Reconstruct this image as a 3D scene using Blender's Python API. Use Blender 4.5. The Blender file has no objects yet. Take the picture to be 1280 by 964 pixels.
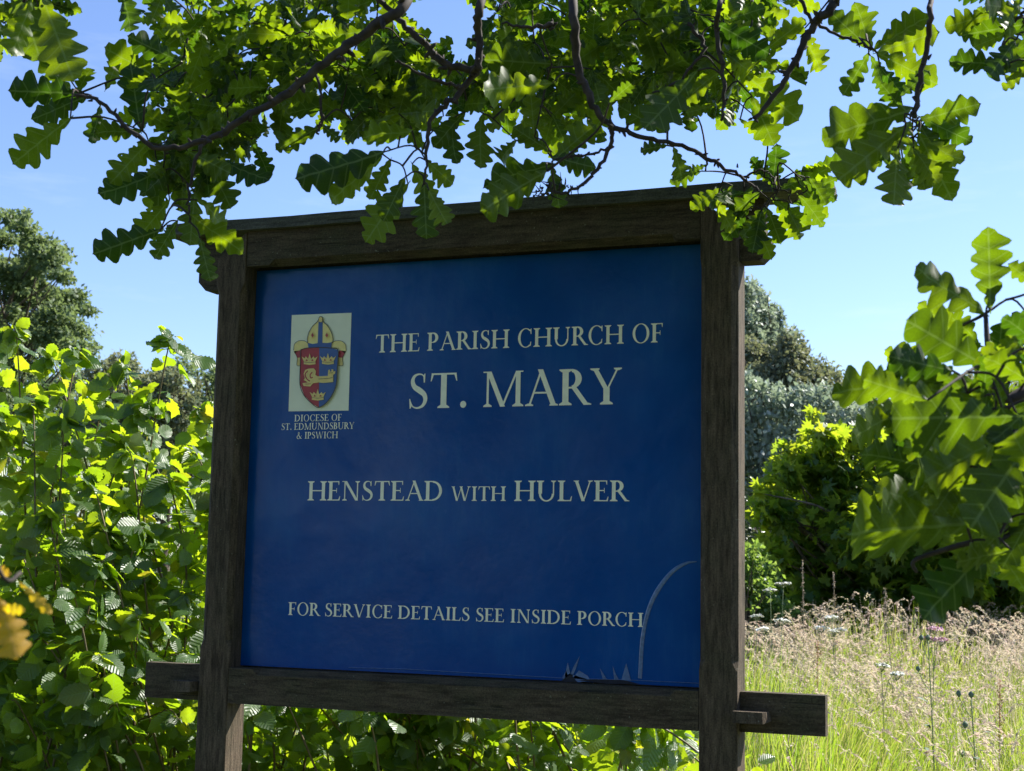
import bpy, math, random
import numpy as np
from mathutils import Vector, Matrix, geometry

rnd = random.Random(7)
rng = np.random.default_rng(7)
SC = bpy.context.scene
COL = SC.collection

# ------------------------------------------------------------------ camera
F_PX = 1807.9
CAM = np.array([1.9053, -3.1319, 1.6005])
Z0 = 1.34                                   # top of the sign's bottom rail above the ground
YAW, PITCH, ROLL = .3598, .1241, .0194
_cy, _sy = math.cos(YAW), math.sin(YAW)
FW = np.array([-_sy*math.cos(PITCH), _cy*math.cos(PITCH), math.sin(PITCH)])
_R = np.array([_cy, _sy, 0.]); _U = np.cross(_R, FW)
RT = math.cos(ROLL)*_R + math.sin(ROLL)*_U
UP = -math.sin(ROLL)*_R + math.cos(ROLL)*_U

def at(u, v, d):                            # photo pixel at depth d -> world point
    return CAM + d*(FW + RT*(u-640)/F_PX - UP*(v-482)/F_PX)

def pix(P):
    d = np.asarray(P) - CAM
    w = d @ FW
    return 640 + F_PX*(d @ RT)/w, 482 - F_PX*(d @ UP)/w, w

def on_plane(u, v, y):                      # photo pixel on the vertical plane y = const
    d = FW + RT*(u-640)/F_PX - UP*(v-482)/F_PX
    return CAM + d*(y-CAM[1])/d[1]

cd = bpy.data.cameras.new('camera')
cam = bpy.data.objects.new('camera', cd); COL.objects.link(cam)
cd.sensor_width = 36; cd.lens = 36*F_PX/1280
cd.clip_start = .05; cd.clip_end = 2000
cam.matrix_world = Matrix(((RT[0], UP[0], -FW[0], CAM[0]), (RT[1], UP[1], -FW[1], CAM[1]),
                           (RT[2], UP[2], -FW[2], CAM[2]), (0, 0, 0, 1)))
cd.dof.use_dof = True; cd.dof.focus_distance = 3.75; cd.dof.aperture_fstop = 15
SC.camera = cam

# ------------------------------------------------------------------ light
SUN = np.array([.78, 1.0, 1.12]); SUN /= np.linalg.norm(SUN)
el = math.asin(SUN[2]); az = math.atan2(SUN[0], SUN[1])
W = bpy.data.worlds.new('World'); SC.world = W; W.use_nodes = True
nt = W.node_tree; nt.nodes.clear()
o_ = nt.nodes.new('ShaderNodeOutputWorld'); bg = nt.nodes.new('ShaderNodeBackground')
sk = nt.nodes.new('ShaderNodeTexSky'); sk.sky_type = 'NISHITA'; sk.sun_disc = False
sk.sun_elevation = el; sk.sun_rotation = az
sk.air_density = 1.0; sk.dust_density = 0.25; sk.ozone_density = 3.0
bg.inputs[1].default_value = .10
# thin wisps of high cloud
tc = nt.nodes.new('ShaderNodeTexCoord'); mp = nt.nodes.new('ShaderNodeMapping')
mp.inputs['Scale'].default_value = (1.0, 1.0, 5.0)
nz = nt.nodes.new('ShaderNodeTexNoise'); nz.inputs['Scale'].default_value = 5.0
nz.inputs['Detail'].default_value = 6; nz.inputs['Roughness'].default_value = .6
cr = nt.nodes.new('ShaderNodeValToRGB'); cr.color_ramp.elements[0].position = .56
cr.color_ramp.elements[1].position = .80
cr.color_ramp.elements[0].color = (0, 0, 0, 1); cr.color_ramp.elements[1].color = (.28, .28, .28, 1)
mx = nt.nodes.new('ShaderNodeMixRGB'); mx.inputs[2].default_value = (4.4, 5.0, 6.4, 1)
nt.links.new(tc.outputs['Generated'], mp.inputs[0]); nt.links.new(mp.outputs[0], nz.inputs[0])
nt.links.new(nz.outputs[0], cr.inputs[0]); nt.links.new(cr.outputs[0], mx.inputs[0])
ti = nt.nodes.new('ShaderNodeMixRGB'); ti.blend_type = 'MULTIPLY'; ti.inputs[0].default_value = 1; ti.inputs[2].default_value = (.79, .80, .95, 1)
nt.links.new(sk.outputs[0], ti.inputs[1]); nt.links.new(ti.outputs[0], mx.inputs[1]); nt.links.new(mx.outputs[0], bg.inputs[0])
nt.links.new(bg.outputs[0], o_.inputs[0])
sl = bpy.data.lights.new('sun', 'SUN'); sl.energy = 5.0; sl.angle = math.radians(.53); sl.color = (1, .955, .88)
so = bpy.data.objects.new('sun', sl); COL.objects.link(so)
so.rotation_euler = Vector(SUN).to_track_quat('Z', 'Y').to_euler()
SC.view_settings.view_transform = 'Standard'; SC.view_settings.look = 'None'
SC.view_settings.exposure = 1.2; SC.view_settings.gamma = 1
SC.render.engine = 'CYCLES'
SC.cycles.use_denoising = True
SC.cycles.max_bounces = 7; SC.cycles.diffuse_bounces = 4; SC.cycles.glossy_bounces = 3
SC.cycles.transmission_bounces = 6; SC.cycles.transparent_max_bounces = 12
SC.cycles.sample_clamp_indirect = 6
SC.cycles.caustics_reflective = False; SC.cycles.caustics_refractive = False

# ------------------------------------------------------------------ helpers
def tag(o, label=None, cat=None, group=None, kind=None):
    if label: o['label'] = label
    if cat: o['category'] = cat
    if group: o['group'] = group
    if kind: o['kind'] = kind
    return o

def empty(name, loc, label, cat, group=None):
    o = bpy.data.objects.new(name, None); COL.objects.link(o); o.location = loc
    o.empty_display_size = .1
    return tag(o, label, cat, group)

def link(name, me, parent=None):
    o = bpy.data.objects.new(name, me); COL.objects.link(o)
    if parent is not None:
        o.parent = parent
        o.location = -Vector(parent.location)
    return o

def mesh(name, V, Fc, mats, smooth=False, uv=None, rv=None, mi=None):
    me = bpy.data.meshes.new(name)
    V = np.asarray(V, dtype=np.float32)
    if isinstance(Fc, np.ndarray):
        n, k = Fc.shape
        me.vertices.add(len(V)); me.vertices.foreach_set('co', V.ravel())
        me.loops.add(n*k); me.loops.foreach_set('vertex_index', Fc.astype(np.int32).ravel())
        me.polygons.add(n); me.polygons.foreach_set('loop_start', np.arange(0, n*k, k, dtype=np.int32))
        me.update(calc_edges=True); me.validate()
    else:
        me.from_pydata([tuple(map(float, v)) for v in V], [], Fc)
    for m in (mats if isinstance(mats, (list, tuple)) else [mats]): me.materials.append(m)
    if smooth: me.polygons.foreach_set('use_smooth', np.ones(len(me.polygons), dtype=bool))
    if mi is not None: me.polygons.foreach_set('material_index', np.asarray(mi, dtype=np.int32))
    li = None
    if uv is not None:
        li = np.empty(len(me.loops), dtype=np.int32); me.loops.foreach_get('vertex_index', li)
        l = me.uv_layers.new(name='UVMap'); l.data.foreach_set('uv', np.asarray(uv, dtype=np.float32)[li].ravel())
    if rv is not None:
        a = me.attributes.new('rnd', 'FLOAT', 'POINT'); a.data.foreach_set('value', np.asarray(rv, dtype=np.float32))
    me.update()
    return me

def nrm(v): return v/(np.linalg.norm(v)+1e-12)

def spline(P, n=6):
    P = [np.asarray(p, float) for p in P]
    if len(P) < 3: return [P[0]+(P[-1]-P[0])*i/n for i in range(n+1)]
    Q = [2*P[0]-P[1]]+P+[2*P[-1]-P[-2]]; out = []
    for i in range(1, len(Q)-2):
        a, b, c, d = Q[i-1:i+3]
        for k in range(n):
            t = k/n
            out.append(.5*((2*b)+(c-a)*t+(2*a-5*b+4*c-d)*t*t+(-a+3*b-3*c+d)*t**3))
    out.append(P[-1]); return out

class MB:                                    # gathers simple shapes into one mesh
    def __init__(s): s.V = []; s.F = []; s.M = []; s.UV = []
    def add(s, V, Fc, m=0):
        o = len(s.V); s.V += [np.asarray(v, float) for v in V]; s.F += [tuple(o+i for i in f) for f in Fc]; s.M += [m]*len(Fc)
    def box(s, a, b, m=0):
        (x0, y0, z0), (x1, y1, z1) = a, b
        s.add([(x0,y0,z0),(x1,y0,z0),(x1,y1,z0),(x0,y1,z0),(x0,y0,z1),(x1,y0,z1),(x1,y1,z1),(x0,y1,z1)],
              [(0,3,2,1),(4,5,6,7),(0,1,5,4),(1,2,6,5),(2,3,7,6),(3,0,4,7)], m)
    def tube(s, P, r, seg=6, m=0, jit=0.):
        P = [np.asarray(p, float) for p in P]; n = len(P)
        rr = [r]*n if np.isscalar(r) else list(r)
        if len(rr) != n: rr = np.interp(np.linspace(0, 1, n), np.linspace(0, 1, len(rr)), rr)
        o = len(s.V); pu = None
        for i, p in enumerate(P):
            t = nrm(P[min(i+1, n-1)]-P[max(i-1, 0)])
            u = np.cross(t, [0, 0, 1]) if pu is None else pu-t*(pu@t)
            if np.linalg.norm(u) < 1e-5: u = np.cross(t, [0, 1, 0])
            u = nrm(u); pu = u; w = np.cross(t, u)
            for k in range(seg):
                a = 2*math.pi*k/seg; q = rr[i]*(1+jit*(rnd.random()-.5)*2)
                s.V.append(p+q*(math.cos(a)*u+math.sin(a)*w))
        for i in range(n-1):
            for k in range(seg):
                a = o+i*seg+k; b = o+i*seg+(k+1) % seg
                s.F.append((a, b, b+seg, a+seg)); s.M.append(m)
        s.F.append(tuple(o+k for k in range(seg))[::-1]); s.M.append(m)
        s.F.append(tuple(o+(n-1)*seg+k for k in range(seg))); s.M.append(m)
    def prism(s, poly, y0, y1, m=0, cap=True):      # poly in (x,z), extruded along y
        n = len(poly); o = len(s.V)
        for y in (y0, y1): s.V += [np.array([x, y, z]) for x, z in poly]
        s.F.append(tuple(o+i for i in range(n))); s.F.append(tuple(o+n+i for i in range(n))[::-1]); s.M += [m]*2
        for i in range(n):
            j = (i+1) % n; s.F.append((o+i, o+n+i, o+n+j, o+j)); s.M.append(m)
    def build(s, name, mats, parent=None, smooth=False):
        return link(name, mesh(name, s.V, s.F, mats, smooth, mi=s.M), parent)

# ------------------------------------------------------------------ materials
def newmat(name):
    m = bpy.data.materials.new(name); m.use_nodes = True
    t = m.node_tree; t.nodes.clear()
    return m, t, t.nodes.new('ShaderNodeOutputMaterial')

def nd(t, typ, **kw):
    n = t.nodes.new(typ)
    for k, v in kw.items():
        if k.startswith('i_'):
            key = k[2:]; key = int(key) if key.isdigit() else key
            n.inputs[key].default_value = v
        else: setattr(n, k, v)
    return n

def ramp(t, src, stops, interp='LINEAR'):
    r = t.nodes.new('ShaderNodeValToRGB'); r.color_ramp.interpolation = interp
    while len(r.color_ramp.elements) < len(stops): r.color_ramp.elements.new(.5)
    for e, (p, c) in zip(r.color_ramp.elements, stops):
        e.position = p; e.color = (*c, 1) if len(c) == 3 else c
    t.links.new(src, r.inputs[0]); return r.outputs[0]

def math_(t, op, a, b=None, c=None, clamp=False):
    n = t.nodes.new('ShaderNodeMath'); n.operation = op; n.use_clamp = clamp
    for i, x in enumerate((a, b, c)):
        if x is None: continue
        if isinstance(x, (int, float)): n.inputs[i].default_value = x
        else: t.links.new(x, n.inputs[i])
    return n.outputs[0]

def rand_out(t):
    a = nd(t, 'ShaderNodeAttribute', attribute_name='rnd'); oi = t.nodes.new('ShaderNodeObjectInfo')
    return math_(t, 'FRACT', math_(t, 'ADD', a.outputs['Fac'], oi.outputs['Random']))

def leaf_mat(name, top, trans, rough=.45, spec=.5, vein=None, nv=7, slope=.55, tw=.5, vary=.35, bump=.0, yellow=0., holes=False):
    """top: list of two base colours mixed per leaf; trans: two colours for the light let through"""
    m, t, out = newmat(name); L = t.links.new
    r = rand_out(t)
    base = ramp(t, r, [(0, top[0]), (1, top[1])]); tr = ramp(t, r, [(0, trans[0]), (1-yellow, trans[1])] + ([(1, (.62, .50, .03))] if yellow else []))
    geo = nd(t, 'ShaderNodeNewGeometry')
    no = nd(t, 'ShaderNodeTexNoise', i_Scale=60., i_Detail=3.)
    co = nd(t, 'ShaderNodeTexCoord'); L(co.outputs['Object'], no.inputs['Vector'])
    shade = math_(t, 'MULTIPLY_ADD', no.outputs[0], vary*2, 1-vary)
    vals = []
    for c in (base, tr):
        x = nd(t, 'ShaderNodeVectorMath', operation='SCALE'); L(c, x.inputs[0]); L(shade, x.inputs['Scale']); vals.append(x.outputs[0])
    base, tr = vals
    height = None
    if vein:
        uvn = nd(t, 'ShaderNodeUVMap'); sp = nd(t, 'ShaderNodeSeparateXYZ'); L(uvn.outputs[0], sp.inputs[0])
        au = math_(t, 'ABSOLUTE', sp.outputs[0])
        mid = math_(t, 'LESS_THAN', au, .011)
        s = math_(t, 'SUBTRACT', sp.outputs[1], math_(t, 'MULTIPLY', au, slope))
        f = math_(t, 'ABSOLUTE', math_(t, 'SUBTRACT', math_(t, 'FRACT', math_(t, 'MULTIPLY', s, nv)), .5))
        side = math_(t, 'MULTIPLY', math_(t, 'LESS_THAN', f, .05), .7)
        vm = math_(t, 'MAXIMUM', mid, side)
        for i, (c, k) in enumerate(((base, .35), (tr, .25))):
            mxn = nd(t, 'ShaderNodeMixRGB'); L(math_(t, 'MULTIPLY', vm, k), mxn.inputs[0]); L(c, mxn.inputs[1]); mxn.inputs[2].default_value = (*vein, 1)
            if i == 0: base = mxn.outputs[0]
            else: tr = mxn.outputs[0]
        height = f
    # paler, duller underside
    und = nd(t, 'ShaderNodeMixRGB', blend_type='MULTIPLY'); und.inputs[2].default_value = (1.25, 1.12, 1.3, 1)
    L(geo.outputs['Backfacing'], und.inputs[0]); L(base, und.inputs[1]); base = und.outputs[0]
    bs = nd(t, 'ShaderNodeBsdfPrincipled', i_Roughness=rough); bs.inputs['Specular IOR Level'].default_value = spec
    L(base, bs.inputs['Base Color'])
    tl = nd(t, 'ShaderNodeBsdfTranslucent'); L(tr, tl.inputs[0])
    if height is not None and bump:
        b = nd(t, 'ShaderNodeBump', i_Strength=bump, i_Distance=.004); L(height, b.inputs['Height']); L(b.outputs[0], bs.inputs['Normal'])
    mxs = nd(t, 'ShaderNodeMixShader'); mxs.inputs[0].default_value = tw
    L(bs.outputs[0], mxs.inputs[1]); L(tl.outputs[0], mxs.inputs[2])
    if holes:                                # gnawed spots, on some leaves only
        vo = nd(t, 'ShaderNodeTexVoronoi', voronoi_dimensions='4D', i_Scale=7.5); uv2 = nd(t, 'ShaderNodeUVMap'); L(uv2.outputs[0], vo.inputs['Vector']); L(math_(t, 'MULTIPLY', r, 37.), vo.inputs['W'])
        thr = math_(t, 'MULTIPLY', math_(t, 'FRACT', math_(t, 'MULTIPLY', r, 13.7)), .19)
        hm = math_(t, 'LESS_THAN', vo.outputs['Distance'], math_(t, 'SUBTRACT', thr, .03))
        tp = nd(t, 'ShaderNodeBsdfTransparent'); m2 = nd(t, 'ShaderNodeMixShader'); L(hm, m2.inputs[0]); L(mxs.outputs[0], m2.inputs[1]); L(tp.outputs[0], m2.inputs[2]); L(m2.outputs[0], out.inputs[0])
    else: L(mxs.outputs[0], out.inputs[0])
    return m

def wood_mat(name, axis, dark, light, green=.0, rough=.85, fine=1.):
    m, t, out = newmat(name); L = t.links.new
    co = nd(t, 'ShaderNodeTexCoord'); mp_ = nd(t, 'ShaderNodeMapping'); oi = nd(t, 'ShaderNodeObjectInfo'); L(math_(t, 'MULTIPLY', oi.outputs['Random'], 40.), mp_.inputs['Location'])
    sc = [60*fine]*3; sc[axis] = 8.*fine; mp_.inputs['Scale'].default_value = sc
    L(co.outputs['Object'], mp_.inputs[0])
    g = nd(t, 'ShaderNodeTexNoise', i_Scale=1.6, i_Detail=7., i_Roughness=.72); L(mp_.outputs[0], g.inputs[0])
    bl = nd(t, 'ShaderNodeTexNoise', i_Scale=9., i_Detail=5., i_Roughness=.65); L(co.outputs['Object'], bl.inputs[0])
    fi = nd(t, 'ShaderNodeTexNoise', i_Scale=260., i_Detail=5., i_Roughness=.8); L(co.outputs['Object'], fi.inputs[0])
    c1 = ramp(t, g.outputs[0], [(.26, tuple(x*.25 for x in dark)), (.40, dark), (.64, light), (.85, tuple(x*1.25 for x in light))])
    mo = nd(t, 'ShaderNodeMixRGB'); L(math_(t, 'MULTIPLY', ramp(t, bl.outputs[0], [(.42, (0,0,0)), (.7, (1,1,1))]), .45+green), mo.inputs[0])
    L(c1, mo.inputs[1]); mo.inputs[2].default_value = (.055, .055, .028, 1)
    m2 = nd(t, 'ShaderNodeMixRGB', blend_type='OVERLAY'); m2.inputs[0].default_value = .95; L(mo.outputs[0], m2.inputs[1])
    L(ramp(t, fi.outputs[0], [(.3, (.2,.2,.2)), (.7, (.8,.8,.8))]), m2.inputs[2])
    # pale lichen flecks
    vo = nd(t, 'ShaderNodeTexNoise', i_Scale=140., i_Detail=2.); L(co.outputs['Object'], vo.inputs[0])
    m3 = nd(t, 'ShaderNodeMixRGB'); L(ramp(t, vo.outputs[0], [(.70, (0,0,0)), (.76, (.6,.6,.6))]), m3.inputs[0]); L(m2.outputs[0], m3.inputs[1]); m3.inputs[2].default_value = (.26, .27, .2, 1)
    bs = nd(t, 'ShaderNodeBsdfPrincipled', i_Roughness=rough); bs.inputs['Specular IOR Level'].default_value = .25
    L(m3.outputs[0], bs.inputs['Base Color'])
    m2p = nd(t, 'ShaderNodeMapping'); s2 = [48.]*3; s2[axis] = 1.1; m2p.inputs['Scale'].default_value = s2; L(co.outputs['Object'], m2p.inputs[0])
    L(math_(t, 'MULTIPLY', oi.outputs['Random'], 91.), m2p.inputs['Location'])
    sp_ = nd(t, 'ShaderNodeTexNoise', i_Scale=1., i_Detail=2.); L(m2p.outputs[0], sp_.inputs[0])
    crk = ramp(t, sp_.outputs[0], [(.485, (1,1,1)), (.5, (0,0,0)), (.515, (1,1,1))]); crk2 = ramp(t, bl.outputs[0], [(.5, (1,1,1)), (.6, (0,0,0))])
    cm = math_(t, 'MAXIMUM', crk, crk2, clamp=True); mk = nd(t, 'ShaderNodeMixRGB', blend_type='MULTIPLY'); mk.inputs[0].default_value = .75; L(m3.outputs[0], mk.inputs[1]); L(cm, mk.inputs[2]); L(mk.outputs[0], bs.inputs['Base Color'])
    h = math_(t, 'ADD', math_(t, 'ADD', g.outputs[0], math_(t, 'MULTIPLY', cm, .8)), math_(t, 'MULTIPLY', fi.outputs[0], .4))
    b = nd(t, 'ShaderNodeBump', i_Strength=.55, i_Distance=.004); L(h, b.inputs['Height']); L(b.outputs[0], bs.inputs['Normal'])
    L(bs.outputs[0], out.inputs[0]); return m

def plain(name, c, rough=.6, spec=.4, noise=.15, scale=30.):
    m, t, out = newmat(name); L = t.links.new
    co = nd(t, 'ShaderNodeTexCoord'); n = nd(t, 'ShaderNodeTexNoise', i_Scale=scale, i_Detail=4.); L(co.outputs['Object'], n.inputs[0])
    cc = ramp(t, n.outputs[0], [(.3, tuple(x*(1-noise) for x in c)), (.7, tuple(min(1, x*(1+noise)) for x in c))])
    bs = nd(t, 'ShaderNodeBsdfPrincipled', i_Roughness=rough); bs.inputs['Specular IOR Level'].default_value = spec
    L(cc, bs.inputs['Base Color']); L(bs.outputs[0], out.inputs[0]); return m

M = {}
M['wood_v'] = wood_mat('weathered_oak_upright', 2, (.048, .033, .020), (.132, .096, .062))
M['wood_h'] = wood_mat('weathered_oak_level', 0, (.042, .030, .018), (.104, .078, .049), .25)
M['wood_cap'] = wood_mat('weathered_oak_cap', 0, (.050, .048, .038), (.12, .118, .092), .1)
M['bark'] = plain('twig_bark', (.045, .034, .028), .8, .3, .5, 60)
M['trunk'] = plain('trunk_bark', (.11, .09, .07), .9, .2, .5, 14)
M['stem'] = plain('hazel_stem', (.16, .12, .06), .6, .4, .3, 40)
M['cream'] = plain('cream_vinyl_lettering', (.93, .89, .68), .4, .5, .06, 60)
M['crest_bg'] = plain('crest_paper', (.86, .85, .62), .45, .5, .04, 30)
M['gold'] = plain('crest_gold', (.80, .60, .18), .45, .5, .1, 90)
M['gold_pale'] = plain('crest_pale_gold', (.92, .74, .24), .45, .5, .08, 90)
M['crest_red'] = plain('crest_red', (.42, .03, .025), .45, .5, .1, 60)
M['crest_blue'] = plain('crest_blue', (.035, .10, .30), .45, .5, .1, 60)
M['line'] = plain('crest_outline', (.06, .05, .04), .5, .4, .1, 60)
M['scar'] = plain('lifted_film', (.07, .15, .33), .2, .8, .25, 120)
M['gap'] = plain('dark_sealant', (.02, .022, .03), .7, .3, .2, 80)

# the blue sheet: glossy vinyl, slightly mottled
def panel_mat():
    m, t, out = newmat('blue_vinyl_panel'); L = t.links.new
    co = nd(t, 'ShaderNodeTexCoord')
    n = nd(t, 'ShaderNodeTexNoise', i_Scale=5., i_Detail=6., i_Roughness=.6); L(co.outputs['Object'], n.inputs[0])
    n2 = nd(t, 'ShaderNodeTexNoise', i_Scale=60., i_Detail=3.); L(co.outputs['Object'], n2.inputs[0])
    c = ramp(t, n.outputs[0], [(.3, (.0006, .053, .238)), (.7, (.0010, .074, .292))])
    dm = nd(t, 'ShaderNodeMapping'); dm.inputs['Scale'].default_value = (26, 26, 3.0); L(co.outputs['Object'], dm.inputs[0])
    dn = nd(t, 'ShaderNodeTexNoise', i_Scale=1.5, i_Detail=8., i_Roughness=.75); L(dm.outputs[0], dn.inputs[0])
    dx = nd(t, 'ShaderNodeMixRGB'); L(ramp(t, math_(t, 'MULTIPLY', dn.outputs[0], n.outputs[0]), [(.26, (0,0,0)), (.46, (.13,.13,.13))]), dx.inputs[0]); L(c, dx.inputs[1]); dx.inputs[2].default_value = (.08, .24, .42, 1); c = dx.outputs[0]
    bs = nd(t, 'ShaderNodeBsdfPrincipled'); bs.inputs['Specular IOR Level'].default_value = .13
    L(c, bs.inputs['Base Color'])
    L(math_(t, 'MULTIPLY_ADD', n.outputs[0], .30, .06), bs.inputs['Roughness'])
    cl_ = nd(t, 'ShaderNodeTexNoise', i_Scale=3.2, i_Detail=7., i_Roughness=.68, i_Distortion=.6); L(co.outputs['Object'], cl_.inputs[0])
    L(ramp(t, cl_.outputs[0], [(.36, (.10,.10,.10)), (.72, (.30,.30,.30))]), bs.inputs['Specular IOR Level'])
    b = nd(t, 'ShaderNodeBump', i_Strength=.22, i_Distance=.012)
    L(math_(t, 'ADD', n.outputs[0], math_(t, 'MULTIPLY', n2.outputs[0], .05)), b.inputs['Height']); L(b.outputs[0], bs.inputs['Normal'])
    L(bs.outputs[0], out.inputs[0]); return m
M['panel'] = panel_mat()

M['oak'] = leaf_mat('oak_leaf', [(.014, .032, .005), (.028, .055, .009)], [(.060, .155, .003), (.36, .50, .005)], .45, .35, vein=(.30, .42, .12), nv=6.2, slope=.62, tw=.5, bump=.25, holes=True)
M['oak_yellow'] = leaf_mat('withered_oak_leaf', [(.45, .33, .02), (.32, .16, .03)], [(.90, .68, .01), (.75, .38, .02)], .5, .4, vein=(.5, .35, .1), nv=6, tw=.5)
M['hazel'] = leaf_mat('hazel_leaf', [(.035, .085, .018), (.06, .12, .025)], [(.34, .56, .010), (.60, .74, .015)], .42, .7, vein=(.30, .45, .12), nv=8, slope=.75, tw=.48, bump=.7, yellow=.06)
M['syc'] = leaf_mat('sycamore_leaf', [(.03, .085, .022), (.06, .12, .03)], [(.38, .58, .02), (.64, .71, .03)], .38, .5, tw=.5)
M['light_leaf'] = leaf_mat('pale_shrub_leaf', [(.07, .14, .04), (.10, .18, .06)], [(.3, .48, .05), (.4, .55, .1)], .5, .4, tw=.45)
M['far_oak'] = leaf_mat('hazy_oak_leaf', [(.08, .13, .06), (.13, .19, .08)], [(.20, .28, .08), (.28, .36, .12)], .6, .4, tw=.4)  # greyed leaf colour, with distance haze put into it
M['far_mix'] = leaf_mat('hazy_wood_leaf', [(.13, .19, .10), (.22, .24, .16)], [(.24, .28, .10), (.32, .32, .14)], .7, .3, tw=.35)  # pale grey tint stands in for the haze over the far wood
M['yew'] = leaf_mat('hazy_yew_needle', [(.13, .17, .11), (.21, .23, .15)], [(.22, .26, .1), (.32, .32, .14)], .6, .3, tw=.3)  # lightened towards grey in place of aerial haze
M['shade_leaf'] = leaf_mat('shade_bush_leaf', [(.02, .04, .018), (.035, .06, .025)], [(.03, .06, .01), (.05, .08, .02)], .4, .4, tw=.2)  # near-black green carries the shade of the gap it fills
M['silver'] = leaf_mat('hazy_silver_willow_leaf', [(.20, .26, .19), (.33, .40, .31)], [(.28, .36, .2), (.38, .45, .28)], .45, .5, tw=.35)  # silvery leaf, paled further to stand for distance haze

def grass_mat(name, stops, tstops, tw=.5, rough=.5):
    m, t, out = newmat(name); L = t.links.new
    r = rand_out(t)
    bs = nd(t, 'ShaderNodeBsdfPrincipled', i_Roughness=rough); L(ramp(t, r, stops), bs.inputs['Base Color'])
    tl = nd(t, 'ShaderNodeBsdfTranslucent'); L(ramp(t, r, tstops), tl.inputs[0])
    x = nd(t, 'ShaderNodeMixShader'); x.inputs[0].default_value = tw
    L(bs.outputs[0], x.inputs[1]); L(tl.outputs[0], x.inputs[2]); L(x.outputs[0], out.inputs[0]); return m
M['grass'] = grass_mat('grass_blade', [(0, (.10, .19, .02)), (.7, (.20, .28, .04)), (1, (.36, .30, .14))], [(0, (.30, .50, .03)), (.7, (.50, .62, .05)), (1, (.55, .46, .18))])
M['seed'] = grass_mat('grass_seed_head', [(0, (.52, .44, .29)), (.45, (.64, .52, .38)), (1, (.58, .38, .31))], [(0, (.66, .58, .38)), (1, (.66, .52, .42))], .45, .55)
M['dry'] = grass_mat('bleached_grass', [(0, (.42, .38, .33)), (1, (.58, .54, .50))], [(0, (.4, .36, .3)), (1, (.5, .46, .4))], .3)

def ground_mat():
    m, t, out = newmat('meadow_soil'); L = t.links.new
    co = nd(t, 'ShaderNodeTexCoord')
    n = nd(t, 'ShaderNodeTexNoise', i_Scale=.6, i_Detail=8., i_Roughness=.65); L(co.outputs['Object'], n.inputs[0])
    n2 = nd(t, 'ShaderNodeTexNoise', i_Scale=14., i_Detail=6., i_Roughness=.7); L(co.outputs['Object'], n2.inputs[0])
    c = ramp(t, math_(t, 'ADD', math_(t, 'MULTIPLY', n.outputs[0], .6), math_(t, 'MULTIPLY', n2.outputs[0], .4)), [(.36, (.045, .06, .02)), (.5, (.08, .11, .035)), (.62, (.17, .15, .07))])
    bs = nd(t, 'ShaderNodeBsdfPrincipled', i_Roughness=.95); L(c, bs.inputs['Base Color'])
    b = nd(t, 'ShaderNodeBump', i_Strength=.8, i_Distance=.05); L(n2.outputs[0], b.inputs['Height']); L(b.outputs[0], bs.inputs['Normal'])
    L(bs.outputs[0], out.inputs[0]); return m

# ------------------------------------------------------------------ ground
def gz(x, y):
    y = np.asarray(y, float); x = np.asarray(x, float)
    r = np.clip((y-2.5)/9., 0, 1); r = r*r*(3-2*r)
    return .20*r + .03*np.sin(x*1.3+y*.7)*np.clip((y-1)/4, 0, 1)
xs = np.concatenate([np.linspace(-900, -20, 14), np.linspace(-16, 16, 65), np.linspace(20, 900, 14)])
ys = np.concatenate([np.linspace(-300, -14, 8), np.linspace(-10, 26, 73), np.linspace(34, 1500, 16)])
X, Y = np.meshgrid(xs, ys); Zg = gz(X, Y)
V = np.stack([X, Y, Zg], -1).reshape(-1, 3); nx = len(xs)
Fq = np.array([(j*nx+i, j*nx+i+1, (j+1)*nx+i+1, (j+1)*nx+i) for j in range(len(ys)-1) for i in range(nx-1)])
tag(link('ground', mesh('ground', V, Fq, ground_mat(), True)), kind='structure')

# ------------------------------------------------------------------ the sign
WI, PW, PD = 1.173, .0842, .083              # clear width, post width, post depth
sign = empty('church_sign', (WI/2, .04, 0), 'blue parish church notice board with cream lettering in a dark oak frame', 'sign')
def z(v): return Z0+v

def post(x0, x1, cutside):
    """square post with stop-chamfered front edges; the outer top corner sawn off aslant"""
    c = .0135
    lv = [(0., 0), (z(.045), 0), (z(.066), c), (z(.935), c), (z(.958), 0), (z(1.0205), 0)]
    b = MB(); rings = []
    jr = random.Random(int(x0*100)+3)
    for zz, ch in lv:
        e = max(ch, .0022)
        rings.append([(x0+e, 0, zz), (x1-e, 0, zz), (x1, e, zz), (x1, PD-.002, zz), (x1-.002, PD, zz), (x0+.002, PD, zz), (x0, PD-.002, zz), (x0, e, zz)])
    # upper piece with the slanting cut
    def top(x, y): 
        a = (x-x0)/(x1-x0); a = a if cutside > 0 else 1-a
        return z(1.0905)-.069*a
    rings.append([(p[0], p[1], top(p[0], p[1])) for p in rings[-1]])
    n = 8; V_ = [p for r in rings for p in r]; F_ = []
    for i in range(len(rings)-1):
        for k in range(n):
            a = i*n+k; q = i*n+(k+1) % n; F_.append((a, q, q+n, a+n))
    F_.append(tuple(range(n))[::-1]); F_.append(tuple((len(rings)-1)*n+k for k in range(n)))
    b.add(V_, F_); return b.build('post', M['wood_v'], sign)
post(-PW, 0, -1); post(WI, WI+PW, 1)

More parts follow.
